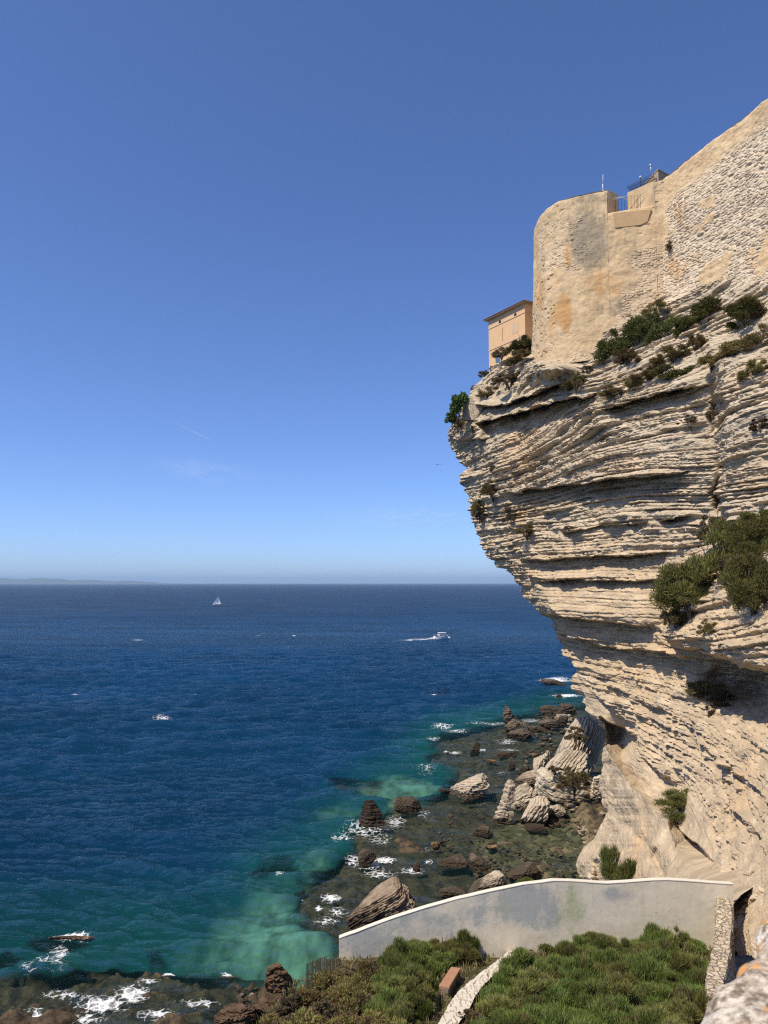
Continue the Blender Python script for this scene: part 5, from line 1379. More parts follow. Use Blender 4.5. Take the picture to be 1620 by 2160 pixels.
CLIFF_BUSHES = [  # px, py centre, width, height px, kind, off, label
    (1103, 728, 56, 46, 'maquis', -3.2, 'dark rounded bush squeezed between the house and the bastion'),
    (1058, 742, 36, 22, 'scrub', -3.4, 'low brown scrub at the foot of the house wall'),
    (1100, 752, 70, 26, 'scrub', -2.6, 'olive scrub just below the dark bush beside the bastion'),
    (1024, 790, 30, 20, 'scrub', -6.0, 'small brown bush on the skyline left of the house'),
    (1000, 818, 16, 12, 'scrub', -5.0, 'tiny tuft on the skyline above the ruined wall stub'),
    (1030, 828, 44, 22, 'scrub', None, 'olive scrub on the upper ledge behind the ruined wall stub'),
    (1075, 800, 84, 28, 'thyme', None, 'wide brown scrub on the slope below the house'),
    (1010, 874, 18, 26, 'scrub', None, 'small tuft at the right edge of the ruined wall stub'),
    (975, 893, 44, 18, 'scrub', -2.0, 'low green scrub at the foot of the ruined wall stub'),
    (997, 905, 8, 16, 'maquis', None, 'single dark green tuft under the ruined wall stub'),
    (1213, 800, 46, 34, 'scrub', None, 'yellow green bush alone on the slope under the bastion'),
    (1238, 778, 26, 16, 'thyme', None, 'small brown tuft above the lone yellow green bush'),
    (1296, 728, 62, 66, 'maquis', None, 'dark green bush at the left end of the row below the bastion'),
    (1345, 712, 76, 76, 'maquis', None, 'big dark bush in the middle of the row below the bastion'),
    (1392, 688, 66, 66, 'maquis', None, 'big dark bush at the right of the row below the bastion'),
    (1385, 652, 56, 34, 'scrub', None, 'brown bush tucked against the crease between bastion and rampart'),
    (1325, 752, 60, 34, 'scrub', None, 'brownish scrub under the row of dark bushes below the bastion'),
    (1500, 654, 64, 52, 'maquis', None, 'dark bush on a rock crest at the right under the rampart'),
    (1456, 676, 52, 48, 'maquis', None, 'dark bush left of the crest bush under the rampart'),
    (1465, 720, 40, 34, 'scrub', None, 'brown bush in the gully under the crest bush'),
    (1420, 748, 80, 40, 'scrub', None, 'olive scrub band on the slope below the big dark bushes'),
    (1370, 790, 60, 36, 'scrub', None, 'olive bush at the left of the long ledge'),
    (1420, 785, 70, 36, 'maquis', None, 'dark bush in the middle of the long ledge'),
    (1336, 808, 40, 24, 'herb', None, 'yellowish grass tuft on the lip of the long ledge'),
    (1290, 826, 64, 24, 'scrub', None, 'green scrub trailing along the ledge left of the yellow tuft'),
    (1580, 662, 84, 60, 'maquis', None, 'wide green bush at the right edge under the rampart'),
    (1606, 712, 60, 54, 'scrub', None, 'olive bush at the right edge below the wide green bush'),
    (1536, 740, 54, 34, 'herb', None, 'dry yellow scrub on the slope right of the gully'),
    (1590, 778, 60, 44, 'scrub', None, 'brown olive bush lowest at the right edge of the slope'),
    (1500, 762, 40, 26, 'herb', None, 'dry tuft at the top of the long crack'),
    (1455, 886, 40, 24, 'thyme', None, 'small dry bush on the face left of the long crack'),
    (1503, 874, 22, 26, 'thyme', None, 'small dry tuft inside the long crack'),
    (1602, 892, 40, 22, 'thyme', None, 'dry tuft on the pale rock at the right edge'),
    (1040, 1030, 46, 36, 'scrub', None, 'green scrub on the bend of the overhang'),
    (1012, 1066, 26, 46, 'scrub', None, 'olive tuft on the outer edge of the overhang'),
    (1016, 1085, 22, 24, 'thyme', None, 'dry tuft low on the outer edge of the overhang'),
    (1078, 1082, 18, 32, 'thyme', None, 'brown tuft in the corner right of the overhang edge'),
    (1112, 1118, 56, 26, 'scrub', None, 'flat green scrub on a narrow bed of the overhang'),
    (1040, 985, 24, 20, 'thyme', None, 'faint dry tuft above the bend of the overhang'),
    (1200, 1112, 18, 10, 'thyme', None, 'tiny dry tuft right of the flat green scrub'),
    (1504, 1108, 56, 52, 'thyme', 3.0, 'dry twiggy bush at the top left of the big ledge thicket'),
    (1530, 1170, 150, 130, 'big', 5.5, 'huge green bush, tallest of the thicket on the jutting ledge'),
    (1600, 1120, 100, 90, 'big', 7.0, 'green bush at the upper right of the ledge thicket'),
    (1462, 1235, 110, 120, 'big', 6.0, 'green bush spilling over the left end of the jutting ledge'),
    (1590, 1235, 130, 130, 'big', 11.5, 'dense green bush at the right edge of the ledge thicket'),
    (1425, 1296, 66, 60, 'scrub', 6.0, 'olive bush hanging lowest at the left tip of the jutting ledge'),
    (1495, 1322, 38, 34, 'scrub', 10.0, 'small olive tuft on the bare rock of the jutting ledge'),
    (1560, 1190, 60, 50, 'thyme', 10.0, 'dry grey patch of twigs in the middle of the ledge thicket'),
    (1490, 1456, 84, 46, 'scrub', None, 'olive bush hanging on the face under the jutting ledge'),
    (1519, 1488, 36, 56, 'thyme', None, 'dry bush trailing down beside the olive bush on the lower face'),
    (1440, 1688, 100, 42, 'big', None, 'dark rounded bush alone on the lower face'),
    (1292, 1822, 34, 64, 'grass', None, 'narrow green clump standing in the cleft above the plaster wall'),
    (1318, 1842, 56, 52, 'grass', None, 'wide green clump in the cleft just above the plaster wall'),
    (1412, 518, 12, 18, 'scrub', -9.2, 'tiny bush rooted in the crease of the fortress wall'),
    (1210, 1640, 60, 44, 'scrub', None, 'olive bush growing on top of the big cream boulder'),
    (1170, 1622, 22, 16, 'thyme', None, 'dry tuft on the slab above the bushy boulder'),
    (1215, 1545, 36, 30, 'thyme', None, 'thin dry scrub on the face of the great tilted slab'),
]
def build_cliff_bushes():
    for px, py, w, h, kind, off, label in CLIFF_BUSHES:
        if 'boulder' in label or 'slab' in label:
            Y = {1210: 119.0, 1170: 122.0, 1215: 124.5}[px]; p = at(px, py, Y)
        elif 'cleft' in label:
            p = spot(px, py, {1292: 8.8, 1318: 12.2}[px])
        elif 'tiny bush rooted' in label:
            p = at(px, py, 89.6)
        else:
            p = spot(px, py, off, .25)
        s = np.linalg.norm(p - np.array([0, 0, CAM_Z])) / F
        W, H = w * s * 1.3, h * s * 1.3
        p[2] -= H * .5
        bush(kind, p, (W, max(W * .7, H * .8), H), label, 'bushes on the cliff')
    # leafy shrub on the very tip
    p = at(966, 905, 121.0); s = 121.0 / F
    root = empty('leafy_shrub', p); tag(root, 'bright leafy shrub with broad leaves sticking out beyond the tip of the cliff', 'shrub')
    f, st = proto('fig')[1]
    for nm, me, sc, lo in (('foliage', f, (40 * s, 46 * s, 62 * s), (-.2, 0, 1.6)), ('foliage', proto('fig')[2][0], (30 * s, 30 * s, 44 * s), (-.9, .2, .2)), ('foliage', proto('fig')[3][0], (26 * s, 24 * s, 34 * s), (1.0, .2, 3.8)), ('stem', st, (34 * s, 34 * s, 84 * s), (0, 0, 0))):
        o = bpy.data.objects.new(nm, me); COL.objects.link(o); o.parent = root; o.scale = sc; o.location = lo
# ------------------------------------------------------------------ terraced garden below the lookout
def gz(x, y): return 25.18 + .0141 * x - .2106 * y
def ground_at(px, py, h=0.0):
    m, q = ray(px, py)
    Y = (25.18 + h - CAM_Z) / (q - .0141 * m + .2106)
    return np.array([m * Y, Y, CAM_Z + q * Y])
GARDEN = [(-3.25, 31.3), (-2.1, 34.9), (14.7, 35.9), (24, 38), (24, -2), (-5.4, -2), (-4.9, 14), (-4.15, 25.5)]
WALLTOP = np.array([[715, 1981], [735, 1973], [760, 1964], [830, 1938], [900, 1915], [970, 1896], [1040, 1880], [1100, 1868], [1165, 1859.5], [1205, 1860], [1280, 1864.5], [1335, 1861], [1380, 1858], [1410, 1857.5], [1450, 1860], [1546, 1866]], float)

def build_garden():
    xs = np.arange(-22, 24.2, .18); ys = np.arange(-2, 46, .18)
    X, Y = np.meshgrid(xs, ys)
    sd = poly_sd(X, Y, GARDEN)
    Z = gz(X, Y) + .10 * fbm2(X / 1.5, Y / 1.5, 4, 401)
    drop = np.maximum(sd, 0)
    Z = Z - drop * (1.9 + .5 * fbm2(X / 3, Y / 3, 3, 402)) - .35 * sstep(0, .5, sd)
    trench = sstep(.35, .9, (X - (14.7 + (Y - 35) * .46))) * (sd < 0)         # sunken brick lane right of the stone wall
    Z = Z - trench * .9
    Z = np.maximum(Z, -4)
    t = NT('dry_soil'); v = t.coord()
    c = t.mix(t.ramp(t.noise(v, 1.4, 6, .65), [(.38, 0), (.62, 1)]), (.055, .048, .022), (.15, .115, .065))
    c = t.mix(t.ramp(t.noise(v, 9, 5, .7), [(.4, .6), (.6, 0)]), c, (.035, .04, .014))
    o = mesh_np('garden_ground', np.stack([X, Y, Z], -1).reshape(-1, 3), grid_faces(*X.shape), t.done(t.bsdf(c, .95, .1, t.bump(t.noise(v, 6, 5), .8, .08))), smooth=True)
    tag(o, kind='structure')
    # -- plaster wall with a thin pale coping
    px = np.linspace(715, 1546, 320); pt_ = np.interp(px, WALLTOP[:, 0], WALLTOP[:, 1]) + .5 * n2(px / 30, px * 0, 411)
    for _ in range(3): pt_[1:-1] = (pt_[:-2] + 2 * pt_[1:-1] + pt_[2:]) / 4
    Yw = 34.6 + .9 * (px - 715) / 831
    T = at(px, pt_, Yw)
    tn = np.gradient(T[:, :2], axis=0); tn /= np.linalg.norm(tn, axis=1, keepdims=True); nr = np.stack([tn[:, 1], -tn[:, 0]], -1)
    th = .24
    root = empty('plaster_wall', (6, 34.5, 17)); L = Matrix.Translation((-6, -34.5, -17))
    tag(root, 'long curved plaster wall with pale coping closing the garden off from the sea', 'wall')
    rows = []
    nz = 40
    for i in range(nz):
        f = i / (nz - 1); z = (gz(T[:, 0], T[:, 1]) - 1.3) * (1 - f) + T[:, 2] * f
        rl = .004 * fbm2(px / 40, z * 2, 4, 412)
        rows.append(np.stack([T[:, 0] + nr[:, 0] * rl, T[:, 1] + nr[:, 1] * rl, z], -1))
    rows.append(np.stack([T[:, 0] - nr[:, 0] * th, T[:, 1] - nr[:, 1] * th, T[:, 2]], -1))
    rows.append(np.stack([T[:, 0] - nr[:, 0] * th, T[:, 1] - nr[:, 1] * th, gz(T[:, 0], T[:, 1]) - 2.6], -1))
    P = np.stack(rows, 0); P = np.concatenate([P, P[:1]], 0)
    qx, qy = project(P)
    grey = pix_blobs(qx, qy, [(1095, 1905, 74, 60, 1.0), (1000, 1920, 60, 40, .75), (880, 1950, 110, 46, .75), (780, 1990, 90, 46, .85), (1160, 1915, 34, 60, .85), (1305, 1885, 44, 22, .8), (1440, 1890, 60, 18, .4), (1250, 1900, 30, 30, .25), (1480, 1920, 40, 20, .35)])
    green = pix_blobs(qx, qy, [(1204, 1915, 36, 60, .8), (1060, 1915, 30, 40, .5), (940, 1935, 50, 26, .35)])
    cream = pix_blobs(qx, qy, [(980, 1905, 40, 20, .7), (880, 1950, 24, 16, .8), (1390, 1930, 150, 90, .5), (760, 2000, 20, 10, .4), (920, 1925, 24, 14, .5)])
    t = NT('old_plaster'); v = t.coord()
    nA = t.noise(t.coord((1, 1, .6)), 1.6, 8, .7); nB = t.noise(v, 5, 6, .7); nC = t.noise(t.coord((2.5, 2.5, .35)), 1, 6, .65)
    c = t.mix(t.ramp(nA, [(.35, 0), (.65, 1)]), (.70, .62, .48), (.82, .75, .60))
    def patch(c, nm, col, w, thr=.42):
        m = t.math('ADD', t.attr(nm), t.math('ADD', t.math('MULTIPLY', t.math('SUBTRACT', nA, .5), 2.2), t.math('MULTIPLY', t.math('SUBTRACT', nB, .5), 1.0)))
        return t.mix(t.math('MULTIPLY', t.ramp(m, [(thr - .08, 0), (thr + .38, 1)]), w), c, col)
    c = patch(c, 'grey', (.40, .415, .40), .9); c = patch(c, 'green', (.42, .46, .27), .85); c = patch(c, 'cream', (.80, .72, .54), .8, .45)
    c = t.mix(t.ramp(nC, [(.56, 0), (.78, .35)]), c, (.42, .39, .33))
    c = t.mix(t.ramp(nB, [(.28, .45), (.42, 0)]), c, (.24, .22, .18))
    ck = t.n('ShaderNodeTexVoronoi', feature='DISTANCE_TO_EDGE', i_Vector=t.coord((.35, .35, .55)), i_Scale=1.0); wob = t.n('ShaderNodeVectorMath', operation='ADD', i_0=t.coord((.35, .35, .55))); nv = t.n('ShaderNodeTexNoise', i_Vector=v, i_Scale=2.0, i_Detail=5.0); t.link(nv.outputs['Color'], wob.inputs[1]); t.link(wob.outputs[0], ck.inputs['Vector'])
    c = t.mix(t.math('MULTIPLY', t.ramp(ck.outputs[0], [(.0, .8), (.006, 0)]), t.ramp(nA, [(.5, 0), (.6, 1)])), c, (.20, .18, .15))
    mat = t.done(t.bsdf(c, .9, .12, t.bump(nB, .3, .015)))
    o = mesh_np('wall', P.reshape(-1, 3), grid_faces(*P.shape[:2]), mat, root, attrs={'grey': grey.ravel(), 'green': green.ravel(), 'cream': cream.ravel()}); o.matrix_parent_inverse = L
    rows = []
    for o_, z_ in ((.012, 0.0), (.016, .022), (.0, .045), (-.12, .055), (-th - .0, .045), (-th - .016, .022), (-th - .012, 0.0)):
        rows.append(np.stack([T[:, 0] + nr[:, 0] * o_, T[:, 1] + nr[:, 1] * o_, T[:, 2] + z_ + .004], -1))
    P = np.stack(rows + rows[:1], 0)
    o = mesh_np('coping', P.reshape(-1, 3), grid_faces(*P.shape[:2], flip=False), simple('lime_coping', (.64, .585, .48), .9, .1, 3, .1, .2, .01), root, smooth=False); o.matrix_parent_inverse = L
    # -- crazy paved path
    Lp = [(1092, 1994), (1070, 2010), (1040, 2034), (1008, 2058), (986, 2076), (962, 2098), (946, 2122), (925, 2160), (900, 2200)]
    Rp = [(1120, 1996), (1098, 2012), (1070, 2036), (1038, 2062), (1018, 2082), (1002, 2104), (990, 2130), (968, 2160), (945, 2200)]
    n = 90; ts = np.linspace(0, 1, n); k = np.linspace(0, 1, len(Lp))
    Lp, Rp = np.array(Lp, float), np.array(Rp, float)
    l = np.stack([np.interp(ts, k, Lp[:, i]) for i in (0, 1)], -1); r_ = np.stack([np.interp(ts, k, Rp[:, i]) for i in (0, 1)], -1)
    V = []
    for i in range(n):
        for j in range(26):
            f = j / 25; q = l[i] * (1 - f) + r_[i] * f; V.append(ground_at(q[0], q[1], .14))
    V = np.array(V); d1, d2, idn = worley2(V[:, 0] / .34, V[:, 1] / .34, 421)
    V[:, 2] += .03 * sstep(.02, .14, d2 - d1) + .02 * idn
    t = NT('crazy_paving'); 
    c = t.mix(t.attr('joint'), (.26, .21, .14), (.66, .60, .49)); c = t.mix(t.ramp(t.noise(t.coord(), 5, 6, .7), [(.35, .5), (.6, 0)]), c, (.46, .40, .30))
    o = mesh_np('path', V, grid_faces(n, 26), t.done(t.bsdf(c, .9, .15)), attrs={'joint': sstep(.02, .13, d2 - d1)}); tag(o, kind='structure')
    # -- brick topped block beside the path
    a, b = ground_at(936, 2108, .0), ground_at(961, 2066, .0); d = b - a; ln = np.linalg.norm(d); rz = math.atan2(d[1], d[0])
    c0 = (a + b) / 2; root = empty('stone_bench', (c0[0], c0[1], c0[2]), rz); sl = Matrix.Rotation(-math.asin(d[2] / ln), 3, 'Y')
    tag(root, 'narrow masonry bench with a terracotta brick top beside the paved path', 'bench')
    m = MB(); m.box((0, 0, .11), (ln, .34, .48), 0, sl); m.build('base', simple('dark_masonry', (.20, .16, .115), .95, .35, 4, .1, .8, .04), root, bevel=.02)
    brick = simple('terracotta', (.40, .215, .125), .9, .25, 5, .1, .5, .02); m = MB(); nb = 4
    for i in range(nb): m.box((-ln / 2 + ln * (i + .5) / nb, 0, .388 - d[2] / ln * 0 + d[2] * ((i + .5) / nb - .5) * 0), (ln / nb - .012, .38, .07))
    bt = m.build('brick_top', brick, root, bevel=.008); bt.rotation_euler = (0, -math.asin(d[2] / ln), 0)
    # -- low dry stone wall
    rub = ruin_mat()
    m = MB(); r = np.random.default_rng(31); root = None
    V = []
    for row in range(4):
        x = 1060.0
        while x < 1244:
            w = r.uniform(9, 19); p = ground_at(x + w / 2, 2003 + (0 if x < 1180 else 6) - (x - 1060) * .02, 0); p[1] += .15; s = p[1] / F * 1.1
            m.box((p[0], p[1] + r.normal(0, .02), p[2] + .06 + .115 * row), (w * s, .34 + r.normal(0, .03), .105), r.normal(0, .04), Matrix.Rotation(r.normal(0, .03), 3, 'Y'))
            x += w
    o = m.build('dry_stone_wall', rub, bevel=.018); tag(o, 'low dry stone wall of thin cream stones in front of the plaster wall', 'wall')
    # -- small post with a ball
    p = ground_at(1289, 2004); root = empty('garden_post', p); tag(root, 'short dark post with a round knob near the plaster wall', 'post'); dk = simple('rusty_iron', (.05, .035, .025), .8, .3, 9, .3)
    m = MB(); m.tube([(0, 0, -.1), (0, 0, .34)], .028, 8); m.build('post', dk, root)
    m = MB(); m.tube([(0, 0, .34 + .075 * (1 - math.cos(math.pi * i / 8))) for i in range(9)], [max(.075 * math.sin(math.pi * i / 8), .004) for i in range(9)], 10); m.build('knob', dk, root, True)
    # -- rubble wall beside the lane
    C = np.array([(15.05, 35.7), (14.7, 34.7), (13.75, 32.5), (12.75, 30.4), (11.85, 28.6), (11.2, 27.4), (10.55, 25.7), (9.7, 23.2), (8.6, 20)])
    top = np.array([20.05, 20.1, 20.2, 20.32, 20.5, 20.62, 20.9, 21.3, 21.8])
    seg = np.concatenate([[0], np.cumsum(np.hypot(*np.diff(C, axis=0).T))]); s = np.linspace(0, seg[-1], 220)
    cx, cy, tz = np.interp(s, seg, C[:, 0]), np.interp(s, seg, C[:, 1]), np.interp(s, seg, top)
    for _ in range(12):
        for q in (cx, cy, tz): q[1:-1] = (q[:-2] + 2 * q[1:-1] + q[2:]) / 4
    tn = np.stack([np.gradient(cx), np.gradient(cy)], -1); tn /= np.linalg.norm(tn, axis=1, keepdims=True); nr = np.stack([-tn[:, 1], tn[:, 0]], -1)
    hw = .30 + .03 * n2(s / .8, s * 0, 431)
    prof = [(-1.12, -2.6)] + [(-1.0 - .10 * (1 - f), -2.4 + 2.36 * f) for f in np.linspace(0, 1, 22)] + [(x, .02) for x in np.linspace(-.92, .92, 12)] + [(1.0 + .10 * f, -.04 - 2.36 * f) for f in np.linspace(0, 1, 22)] + [(1.12, -2.6)]
    rows = []
    for o_, z_ in prof:
        z = tz + z_; side = abs(o_) >= .99
        if side:
            d1, d2, idn = worley2(s / .36 + (5 if o_ > 0 else 0), z / .17, 432); dd = .07 * sstep(0, .3, d2 - d1) * (.3 + idn) - .04; zz = z
        else:
            d1, d2, idn = worley2(s / .42, np.full_like(s, o_ * .8), 433); dd = 0; zz = z + .05 * sstep(0, .25, d2 - d1) * idn + .02 * n2(s / .3, s * 0 + o_ * 3, 434)
        k = o_ * hw + (np.sign(o_) * dd)
        rows.append(np.stack([cx + nr[:, 0] * k, cy + nr[:, 1] * k, zz], -1))
    P = np.stack(rows, 0)
    ends = [np.arange(P.shape[0]) * P.shape[1], (np.arange(P.shape[0]) * P.shape[1] + P.shape[1] - 1)[::-1]]
    o = mesh_np('lane_wall', P.reshape(-1, 3), [grid_faces(*P.shape[:2])] + [e[None] for e in ends], ruin_mat('lane_masonry', (.40, .315, .21), (.60, .50, .37), (.38, .30, .205), 3.4)); tag(o, 'rubble wall with a rounded top running beside the sunken brick lane', 'wall')
    # -- brick lane and its steps
    V = []
    for i in range(len(s)):
        for j in range(14):
            k = -(.25 + 2.3 * j / 13); zl = tz[i] - 2.0
            V.append((cx[i] + nr[i, 0] * k, cy[i] + nr[i, 1] * k, zl))
    sgn = 1 if V[5][0] > cx[0] else -1
    if sgn < 0: V = [(2 * cx[i // 14] - x, 2 * cy[i // 14] - y, z) for i, (x, y, z) in enumerate(V)]
    t = NT('lane_bricks'); bk = t.n('ShaderNodeTexBrick', i_Vector=t.coord(rot=(0, 0, R(24))), i_Scale=4.2, i_Mortar_Size=.018)
    bk.inputs['Color1'].default_value = (.36, .17, .11, 1); bk.inputs['Color2'].default_value = (.44, .24, .16, 1); bk.inputs['Mortar'].default_value = (.42, .36, .28, 1)
    c = t.mix(t.ramp(t.noise(t.coord(), 3, 6, .7), [(.4, .5), (.65, 0)]), bk.outputs[0], (.40, .31, .23))
    lane = t.done(t.bsdf(c, .9, .15))
    o = mesh_np('brick_lane', np.array(V), grid_faces(len(s), 14), lane, smooth=True); tag(o, kind='structure')
    root = empty('lane_steps', (15.2, 33.6, 17.5)); tag(root, 'pale stone steps at the far end of the brick lane', 'steps')
    for i in range(3):
        y = 34.6 - .8 * i; x = float(np.interp(-y, -cy, cx)) + 1.25
        m = MB(); m.box((x, y, 18.0 + .16 * (2 - i) - .25), (1.7, .78, .9), R(-24)); st = m.build('step', simple('pale_step', (.52, .43, .33), .9, .15, 3, .1) if i == 0 else bpy.data.materials['pale_step'], root, bevel=.02); st.matrix_parent_inverse = Matrix.Translation((-15.2, -33.6, -17.5))
    # -- picket fence
    wood = simple('grey_weathered_wood', (.10, .085, .062), .9, .35, 8, .1)
    p0, p1 = ground_at(647, 2092), ground_at(716, 2052); root = empty('picket_fence', (p0 + p1) / 2); L = Matrix.Translation(-Vector((p0 + p1) / 2))
    tag(root, 'dark chestnut paling fence at the seaward end of the plaster wall', 'fence')
    r = np.random.default_rng(12); npk = 21
    for i in range(npk):
        f = i / (npk - 1); p = p0 * (1 - f) + p1 * f; pxl = 647 + 69 * f; pyl = 2033 - 12 * min(1, f * 2.2) + 1.5 * r.normal()
        tp = at(pxl, pyl, p[1])
        m = MB(); w = .05 + .008 * r.normal(); tw = r.normal(0, .02)
        m.hexa([(p[0] - w / 2, p[1] - .012, p[2] - .3), (p[0] + w / 2, p[1] - .012, p[2] - .3), (p[0] + w / 2, p[1] + .012, p[2] - .3), (p[0] - w / 2, p[1] + .012, p[2] - .3)], [(tp[0] - w * .4 + tw, p[1] - .01, tp[2]), (tp[0] + w * .4 + tw, p[1] - .01, tp[2] + .02), (tp[0] + w * .4 + tw, p[1] + .01, tp[2] + .02), (tp[0] - w * .4 + tw, p[1] + .01, tp[2])])
        o = m.build('picket', wood, root); o.matrix_parent_inverse = L
    for h in (.25, .85):
        m = MB(); m.tube([tuple(p0 + np.array([0, -.02, h + .12])), tuple(p1 + np.array([0, -.02, h]))], .012, 5); o = m.build('wire', wood, root); o.matrix_parent_inverse = L
    # -- parapet right under the lens
    g = np.linspace(-.5, 2.2, 260); e0 = np.array([.353, 1.010]); dr = np.array([.62, .785]); inn = np.array([.785, -.62])
    prof = [(0.03, -3.0)] + [(.03 - .03 * f, -3 + 2.9 * f) for f in np.linspace(.02, 1, 26)] + [(.012 + .05 * (1 - math.cos(a)), -.06 + .06 * math.sin(a)) for a in np.linspace(.1, 1.57, 14)] + [(x, .0) for x in np.linspace(.07, .50, 110)] + [(.55, -.04), (.58, -3.0)]
    rows = []
    for w_, z_ in prof:
        x = e0[0] + dr[0] * g + inn[0] * w_; y = e0[1] + dr[1] * g + inn[1] * w_
        nse = fbm3(x / .05, y / .05, np.full_like(x, z_ / .05), 4, 441, .6); big = fbm3(x / .25, y / .25, np.full_like(x, z_ / .25), 2, 442)
        rows.append(np.stack([x + .007 * nse * (z_ < -.01) * -inn[0] + .014 * big * -inn[0], y + .007 * nse * (z_ < -.01) * -inn[1] + .014 * big * -inn[1], CAM_Z - .535 + z_ + .008 * nse * (z_ > -.05) + .016 * big], -1))
    P = np.stack(rows, 0)
    t = NT('lichen_stone'); v = t.coord()
    a1 = t.noise(v, 62, 5, .68); a2 = t.noise(v, 16, 6, .7); a3 = t.noise(v, 7, 3, .6)
    c = t.mix(t.ramp(a1, [(.40, 0), (.58, 1)]), (.15, .115, .085), (.62, .55, .45)); c = t.mix(t.ramp(a2, [(.40, .55), (.54, 0)]), c, (.36, .27, .19)); c = t.mix(t.ramp(a2, [(.60, 0), (.68, .8)]), c, (.72, .70, .66))
    c = t.mix(t.math('MULTIPLY', t.ramp(a3, [(.60, 0), (.65, 1)]), .9), c, (.62, .28, .06))
    o = mesh_np('parapet', P.reshape(-1, 3), grid_faces(*P.shape[:2]), t.done(t.bsdf(c, .95, .1, t.bump(a1, .5, .004))), smooth=True); tag(o, 'speckled lichen covered stone parapet close to the camera, out of focus', 'parapet')

PATH_PTS = np.array([(1106, 1995), (1084, 2011), (1055, 2035), (1023, 2060), (1002, 2079), (982, 2101), (968, 2126), (946, 2160), (920, 2210)], float)
def build_garden_plants():
    r = np.random.default_rng(77)
    zones = [
        ('rosemary', 'bushy dark green rosemary growing right of the paved path', 'rosemary bushes right of the path', [(1010, 2200), (985, 2150), (1012, 2100), (1060, 2055), (1110, 2024), (1200, 2010), (1300, 2004), (1420, 1992), (1492, 2000), (1484, 2060), (1490, 2140), (1480, 2250), (1010, 2250)], 58, (1.3, 1.9), (1.0, 1.5)),
        ('rosemary', 'bushy dark green rosemary growing left of the paved path by the wall', 'rosemary bushes left of the path', [(850, 2046), (950, 2018), (1050, 2010), (1068, 2008), (1030, 2044), (990, 2070), (920, 2100), (915, 2160), (860, 2200), (800, 2160), (820, 2080)], 30, (1.2, 1.8), (.95, 1.5)),
        ('herb', 'dry yellow green herb bush on the seaward slope of the garden', 'dry herb bushes on the seaward slope', [(570, 2175), (650, 2105), (716, 2064), (800, 2048), (850, 2050), (812, 2090), (800, 2160), (850, 2240), (560, 2240)], 36, (1.0, 1.6), (.7, 1.15)),
    ]
    placed = []
    for kind, label, group, poly, n, sw, sh in zones:
        q = np.array(poly, float); lo, hi = q.min(0), q.max(0); c = 0; tries = 0
        pts = []
        while c < n and tries < 6000:
            tries += 1
            x, y = r.uniform(lo[0], hi[0]), r.uniform(lo[1], hi[1])
            if poly_sd(np.array([x]), np.array([y]), poly)[0] > -3: continue
            pd = np.min(np.hypot(PATH_PTS[:, 0] - x, PATH_PTS[:, 1] - y))
            p = ground_at(x, y)
            if any((p[0] - a) ** 2 + (p[1] - b) ** 2 < .72 ** 2 for a, b in placed): continue
            px_, _ = np.interp(y, PATH_PTS[:, 1], PATH_PTS[:, 0]), 0
            if abs(x - px_) < 76 or math.hypot(x - 950, y - 2100) < 62: continue
            w = r.uniform(*sw); h = r.uniform(*sh); placed.append((p[0], p[1])); p[2] -= .08
            h *= r.uniform(.75, 1.25)
            if kind == 'rosemary' and r.uniform() < .30:
                bush('broom', p, (w, w, h), label.replace('bushy dark green rosemary', 'yellow green feathery broom'), group.replace('rosemary', 'yellow green broom'), 'broom_bush', 'bush')
            elif kind == 'herb' and r.uniform() < .35:
                bush('thyme', p, (w * .9, w * .9, h * .9), 'brown dried out herb bush on the seaward slope of the garden', 'brown dried bushes on the seaward slope', 'herb_bush', 'bush')
            else: bush(kind, p, (w, w, h), label, group, 'rosemary_bush' if kind == 'rosemary' else 'herb_bush', 'bush')
            c += 1
    # single plants with a look of their own
    for x, y, w, h, kind, label in [
        (1105, 2022, 1.1, .55, 'thyme', 'silvery low bush at the head of the paved path'),
        (1160, 2008, 1.9, .95, 'rosemary', 'rounded green bush in front of the low dry stone wall'),
        (1243, 2006, .45, .62, 'rosemary', 'small upright green plant at the right end of the dry stone wall'),
        (985, 2158, 1.0, .5, 'thyme', 'brown dry bush at the bottom of the paved path'),
        (905, 2150, 1.0, .6, 'thyme', 'reddish brown dry bush left of the paved path'),
        (1475, 2052, 1.0, .6, 'thyme', 'grey dry twiggy bush against the lane wall'),
        (1070, 2085, 1.0, .5, 'grass', 'pale spiky plant at the right side of the paved path'),
        (832, 2058, .95, .8, 'fig', 'broad leaved plant against the left part of the plaster wall'),
        (730, 2064, 1.2, .7, 'thyme', 'brown seeding herbs at the left end of the plaster wall'),
        (1110, 1862, .9, .6, 'grass', 'green tuft peeping over the coping of the plaster wall')]:
        p = ground_at(x, y) if y > 1900 else at(x, 1872, 35.6); p[2] -= .06
        bush(kind, p, (w, w, h), label, None, 'bush', 'bush')
    # undergrowth between the bushes
    nb = 30000; xs = r.uniform(-5, 14.5, nb); ys = r.uniform(14, 36.4, nb)
    ok = poly_sd(xs, ys, GARDEN) < .25
    ok &= xs < 14.3 + (ys - 35) * .46
    P0 = np.stack([xs, ys, gz(xs, ys)], -1); ppx, ppy = project(P0)
    dp = np.abs(ppx - np.interp(ppy, PATH_PTS[:, 1], PATH_PTS[:, 0])); ok &= (dp > 27 + 6 * n2(xs * 2, ys * 2, 451)) | (ppy < 1992)
    P0 = P0[ok]; nb = len(P0)
    d = r.normal(0, .45, (nb, 3)); d[:, 2] = 1; d /= np.linalg.norm(d, axis=1, keepdims=True); L = r.uniform(.12, .38, nb)[:, None]; sd = np.cross(d, r.normal(0, 1, (nb, 3))); sd /= np.linalg.norm(sd, axis=1, keepdims=True); w = r.uniform(.012, .03, nb)[:, None]
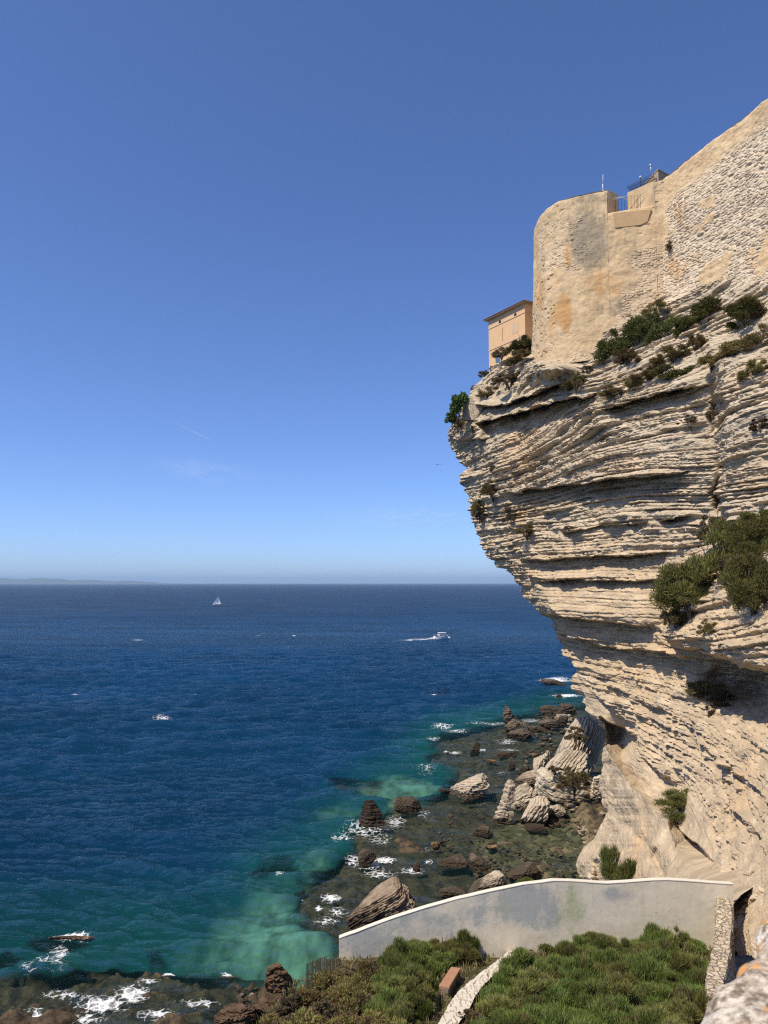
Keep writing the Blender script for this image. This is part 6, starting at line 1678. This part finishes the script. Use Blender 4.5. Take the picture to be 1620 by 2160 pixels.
    V = np.stack([P0, P0 + d * L * .5 + sd * w, P0 + d * L, P0 + d * L * .5 - sd * w], 1).reshape(-1, 3)
    o = mesh_np('undergrowth', V, np.arange(4 * nb).reshape(-1, 4), leaf_mat('leaves_undergrowth', (.10, .12, .032), (.20, .19, .07), (.26, .19, .10)), attrs={'tint': np.repeat(r.uniform(0, 1, nb), 4), 'dry': np.repeat((r.uniform(0, 1, nb) < .4) * 1.0, 4)})
    tag(o, kind='stuff')
# ------------------------------------------------------------------ light, sky, camera
SUN_EL, SUN_AZ = R(56), R(-121)          # azimuth clockwise from the view direction (+Y)
def build_light():
    w = bpy.data.worlds.new('World'); SC.world = w; w.use_nodes = True
    nt = w.node_tree; nt.nodes.clear()
    o = nt.nodes.new('ShaderNodeOutputWorld'); b = nt.nodes.new('ShaderNodeBackground'); s = nt.nodes.new('ShaderNodeTexSky')
    s.sky_type = 'NISHITA'; s.sun_disc = False; s.sun_elevation = SUN_EL; s.sun_rotation = SUN_AZ
    s.altitude = 30; s.air_density = .7; s.dust_density = .5; s.ozone_density = 8
    b.inputs[1].default_value = SKY_STRENGTH
    wb = nt.nodes.new('ShaderNodeMix'); wb.data_type = 'RGBA'; wb.blend_type = 'MULTIPLY'
    wb.inputs[0].default_value = 1.0; wb.inputs[7].default_value = (1.0, 1.02, 1.17, 1)      # the camera's white balance
    nt.links.new(s.outputs[0], wb.inputs[6]); nt.links.new(wb.outputs[2], b.inputs[0]); nt.links.new(b.outputs[0], o.inputs[0])
    l = bpy.data.lights.new('sun', 'SUN'); l.energy = SUN_STRENGTH; l.angle = R(.53); l.color = (1, .90, .74)
    so = bpy.data.objects.new('sun', l); COL.objects.link(so)
    d = Vector((math.sin(SUN_AZ) * math.cos(SUN_EL), math.cos(SUN_AZ) * math.cos(SUN_EL), math.sin(SUN_EL)))
    so.rotation_euler = d.to_track_quat('Z', 'Y').to_euler(); so.location = (0, 0, 200)
    cam = bpy.data.cameras.new('camera'); co = bpy.data.objects.new('camera', cam); COL.objects.link(co)
    cam.sensor_fit = 'VERTICAL'; cam.sensor_height = 36.0; cam.lens = 36.0 * F / 2160.0
    cam.clip_start = .05; cam.clip_end = 150000
    cam.dof.use_dof = True; cam.dof.focus_distance = 90; cam.dof.aperture_fstop = cam.lens / 2.5
    co.location = (0, 0, CAM_Z); co.rotation_euler = (R(90) + PITCH, 0, 0)
    SC.camera = co
    vs = SC.view_settings
    vs.view_transform = 'Standard'; vs.look = 'None'; vs.exposure = EXPOSURE; vs.gamma = 1; vs.use_curve_mapping = False
    SC.cycles.max_bounces = 6; SC.cycles.diffuse_bounces = 3; SC.cycles.transparent_max_bounces = 8
    SC.cycles.use_denoising = False; SC.cycles.sample_clamp_direct = 2.2; SC.cycles.sample_clamp_indirect = 4.0; SC.cycles.filter_width = 1.2
    SC.cycles.caustics_reflective = False; SC.cycles.caustics_refractive = False
SKY_STRENGTH, SUN_STRENGTH, EXPOSURE = .140, 5.0, 0.12
build_light()
build_cliff()
build_sea()
build_far_coast()
build_fort()
build_house()
build_rocks()
build_rubble()
build_boats()
build_cliff_bushes()
build_garden()
build_garden_plants()
build_haze()
build_high_clouds()
